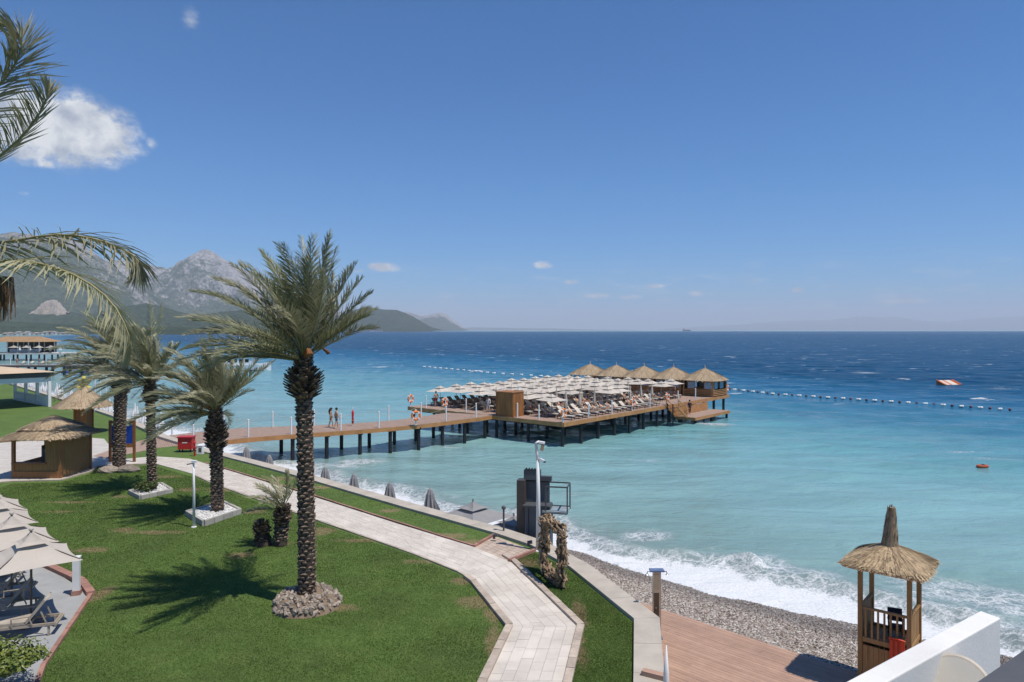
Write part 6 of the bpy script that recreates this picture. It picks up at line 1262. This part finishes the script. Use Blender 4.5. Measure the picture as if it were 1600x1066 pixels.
def rowboat(label, loc, rz, mat, slide=False):
    b = T('pedal_boat', label, 'pedal boat', loc, rz, 'pedal boats')
    for y in (-.8, .8): MB().tube([(-2.3, y, .15), (-2, y, .2), (1.6, y, .2), (2.4, y, .45)], [.2, .34, .34, .1], 8).obj('hull_float', mat, b, True)
    MB().box((-.2, 0, .55), (3.2, 1.9, .16)).obj('deck', mat, b)
    for x in (-.9, .4): MB().box((x, 0, .95), (.5, 1.5, .12)).obj('seat', M_WHITE, b); MB().box((x - .25, 0, 1.3), (.1, 1.5, .6)).obj('backrest', M_BLACK, b)
    if slide: MB().beam((-1.7, 0, .7), (-.2, 0, 2.2), .7, .12).obj('slide', M_IW, b)
    return b
q = P(113, 583, ZW); rowboat('blue pedal boat moored at the tip of the far pier', (q.x, q.y, ZW), .1, M_BLUE); q = P(124, 584, ZW); rowboat('second blue pedal boat behind the palm leaves', (q.x, q.y + 2, ZW), -.1, pm('pedal_blue', (.02, .10, .40), .5)); q = P(141, 582, ZW); rowboat('orange pedal boat with a slide behind the palm leaves', (q.x, q.y, ZW), .2, M_ORANGE, True)
fp = T('far_restaurant_pier', 'far restaurant pier with an ochre roof and white deck edge', 'pier', (-180, 268, 0)); MB().box((-8, 0, .2), (42, 14, .5)).obj('deck', pm('pale_deck', (.62, .60, .56), .7), fp)
for i in range(8): [MB().tube([(11 - i * 5, y, -3.4), (11 - i * 5, y, 0)], .3, 6).obj('pile', M_PILE, fp) for y in (-6, 6)]
for i in range(5): [MB().box((2 - i * 4, y, 2.6), (.3, .3, 4.4)).obj('post', M_WHITE, fp) for y in (-3, 6)]
MB().box((-7, 6.3, 2.5), (19, .2, 4.2)).obj('back_wall', M_DARKW, fp); MB().box((-7, 2, 1.1), (10, 2, 1.4)).obj('bar_counter', M_WHITE, fp)
m = MB(); m.add([(-18.5, -5, 4.6), (4, -5, 4.6), (4, 8, 4.6), (-18.5, 8, 4.6), (-14, 1.5, 6.6), (-.5, 1.5, 6.6)], [(0, 1, 5, 4), (1, 2, 5), (2, 3, 4, 5), (3, 0, 4), (3, 2, 1, 0)]).obj('ochre_roof', pm('ochre_tiles', (.40, .25, .13), .85, scale=.8), fp)
for i in range(9): inst(WF, 'parasol', f'folded white parasol on the restaurant pier, {ordn(i)} from its tip', 'parasol', (-168.5 - i * 1.9, 262.8 + (i % 2) * 2.5, .45), i, 'folded parasols on the restaurant pier', 1.1)
for i in range(4): inst(PAR, 'parasol', f'open cream parasol on the restaurant pier, {ordn(i)} from its tip', 'parasol', (-172 - i * 4.6, 262.6, .45), i, 'open parasols on the restaurant pier', 1.15)
# far houses
HW = [pm('house_cream', (.60, .54, .47), .85, rand=.15), pm('house_pink', (.52, .40, .36), .85, rand=.15), pm('house_white', (.70, .68, .66), .85, rand=.1)]; HR = [pm('roof_tan', (.34, .22, .16), .9, rand=.2), pm('roof_grey', (.33, .31, .30), .9, rand=.2)]; rd_ = random.Random(77)
for i in range(16):
    u = 2 + i * 7.0; Y_ = 1262 + i * 26 + rd_.uniform(0, 30); wd_, hh_, dp_ = rd_.uniform(6, 13), rd_.uniform(3, 6.5), 8; x = (u - 800) / FPX * Y_
    h_ = T('beach_house', f'tiny {["cream", "pink", "white"][i % 3]} beach building across the bay, {ordn(i)} from the left edge', 'building', (x, Y_ + 12, ZW + 1.2), 0, 'buildings across the bay'); MB().box((0, 0, hh_ / 2), (wd_, dp_, hh_)).obj('wall', HW[i % 3], h_); m = MB(); a, b = wd_ / 2 + .5, dp_ / 2 + .5
    m.add([(-a, -b, hh_), (a, -b, hh_), (a, b, hh_), (-a, b, hh_), (-a * .6, 0, hh_ + 2), (a * .6, 0, hh_ + 2)], [(0, 1, 5, 4), (1, 2, 5), (2, 3, 4, 5), (3, 0, 4), (3, 2, 1, 0)]).obj('roof', HR[i % 2], h_); MB().box((0, -dp_ / 2 - .05, hh_ * .5), (wd_ * .7, .1, hh_ * .35)).obj('window_band', M_DGREY, h_)
for i in range(11):
    u = 529 + i * 6.6 + rd_.uniform(-1, 1); Y_ = 5250; wd_, hh_ = rd_.uniform(22, 42), rd_.uniform(12, 24) * (1 - i * .03); x = (u - 800) / FPX * Y_
    h_ = T('seafront_hotel', f'tiny white seafront building under the headland, {ordn(i)} from the palm', 'building', (x, Y_, ZW), 0, 'white buildings under the headland'); MB().box((0, 0, hh_ / 2), (wd_, 14, hh_)).obj('wall', HW[2], h_); MB().box((0, 0, hh_ + .5), (wd_ + 2, 16, 1)).obj('flat_roof', HR[1], h_)
    for k in range(2): MB().box((0, -7.1, hh_ * (.35 + .35 * k)), (wd_ * .85, .3, hh_ * .12)).obj('window_band', M_DGREY, h_)
# ================================================================== GRASS
lawnpolys = [[P(*p).xy for p in ((-40, 775), (20, 756), (95, 754), (143, 740), (150, 733), (238, 728), (301, 745), (340, 762.5), (486, 813.5), (644, 868.5), (716, 898), (736, 911.5), (790, 980.5), (748, 1066), (690, 1200), (-300, 1200), (40, 1120), (64, 1046), (137, 932), (123, 916), (72, 891), (-60, 830))],
             [P(*p).xy for p in ((345, 728.5), (455, 762), (620, 815), (738, 853), (768, 838.5), (699, 816), (617, 792.5), (549, 773), (484, 753), (396, 729), (348, 716.5))],
             [P(*p).xy for p in ((800, 877), (836, 863.5), (868, 880), (888, 890), (989, 974), (988, 1066), (960, 1300), (870, 1300), (870, 1180), (892, 1066), (914, 978))]]
NG = 420000; gx = []; gy = []
for poly, share in zip(lawnpolys, (.76, .10, .14)):
    xs = [p.x for p in poly]; ys = [p.y for p in poly]; n = int(NG * share * 3.5)
    r_ = rng.random(n); y = 1 / (1 / 15.0 + r_ * (1 / max(ys) - 1 / 15.0)); y = np.where(rng.random(n) < .35, 15 + (max(ys) - 15) * rng.random(n), y); x = min(xs) + (max(xs) - min(xs)) * rng.random(n); k = inpoly(x, y, poly) & (x > -y * .78) & (x < y * .3); gx.append(x[k][:int(NG * share)]); gy.append(y[k][:int(NG * share)])
gx = np.concatenate(gx); gy = np.concatenate(gy); n = len(gx); hgt = rng.uniform(.012, .032, n) * (.6 + .8 * fbm(gx * .9, gy * .9, 3)); th = rng.uniform(0, 2 * np.pi, n); wd_ = rng.uniform(.008, .016, n) * np.clip(gy / 20, 1, 2.2); ln = rng.uniform(-.03, .03, (n, 2))
c_, s_ = np.cos(th), np.sin(th); V = np.zeros((n, 3, 3)); V[:, 0] = np.stack([gx - c_ * wd_, gy - s_ * wd_, 0 * gx], 1); V[:, 1] = np.stack([gx + c_ * wd_, gy + s_ * wd_, 0 * gx], 1); V[:, 2] = np.stack([gx + ln[:, 0], gy + ln[:, 1], hgt], 1)
gr = link('grass', npmesh('grass', V.reshape(-1, 3), np.arange(3 * n).reshape(-1, 3), M_BLADE)); tag(gr, 'short mown green grass of the lawns', 'grass', None, 'stuff')
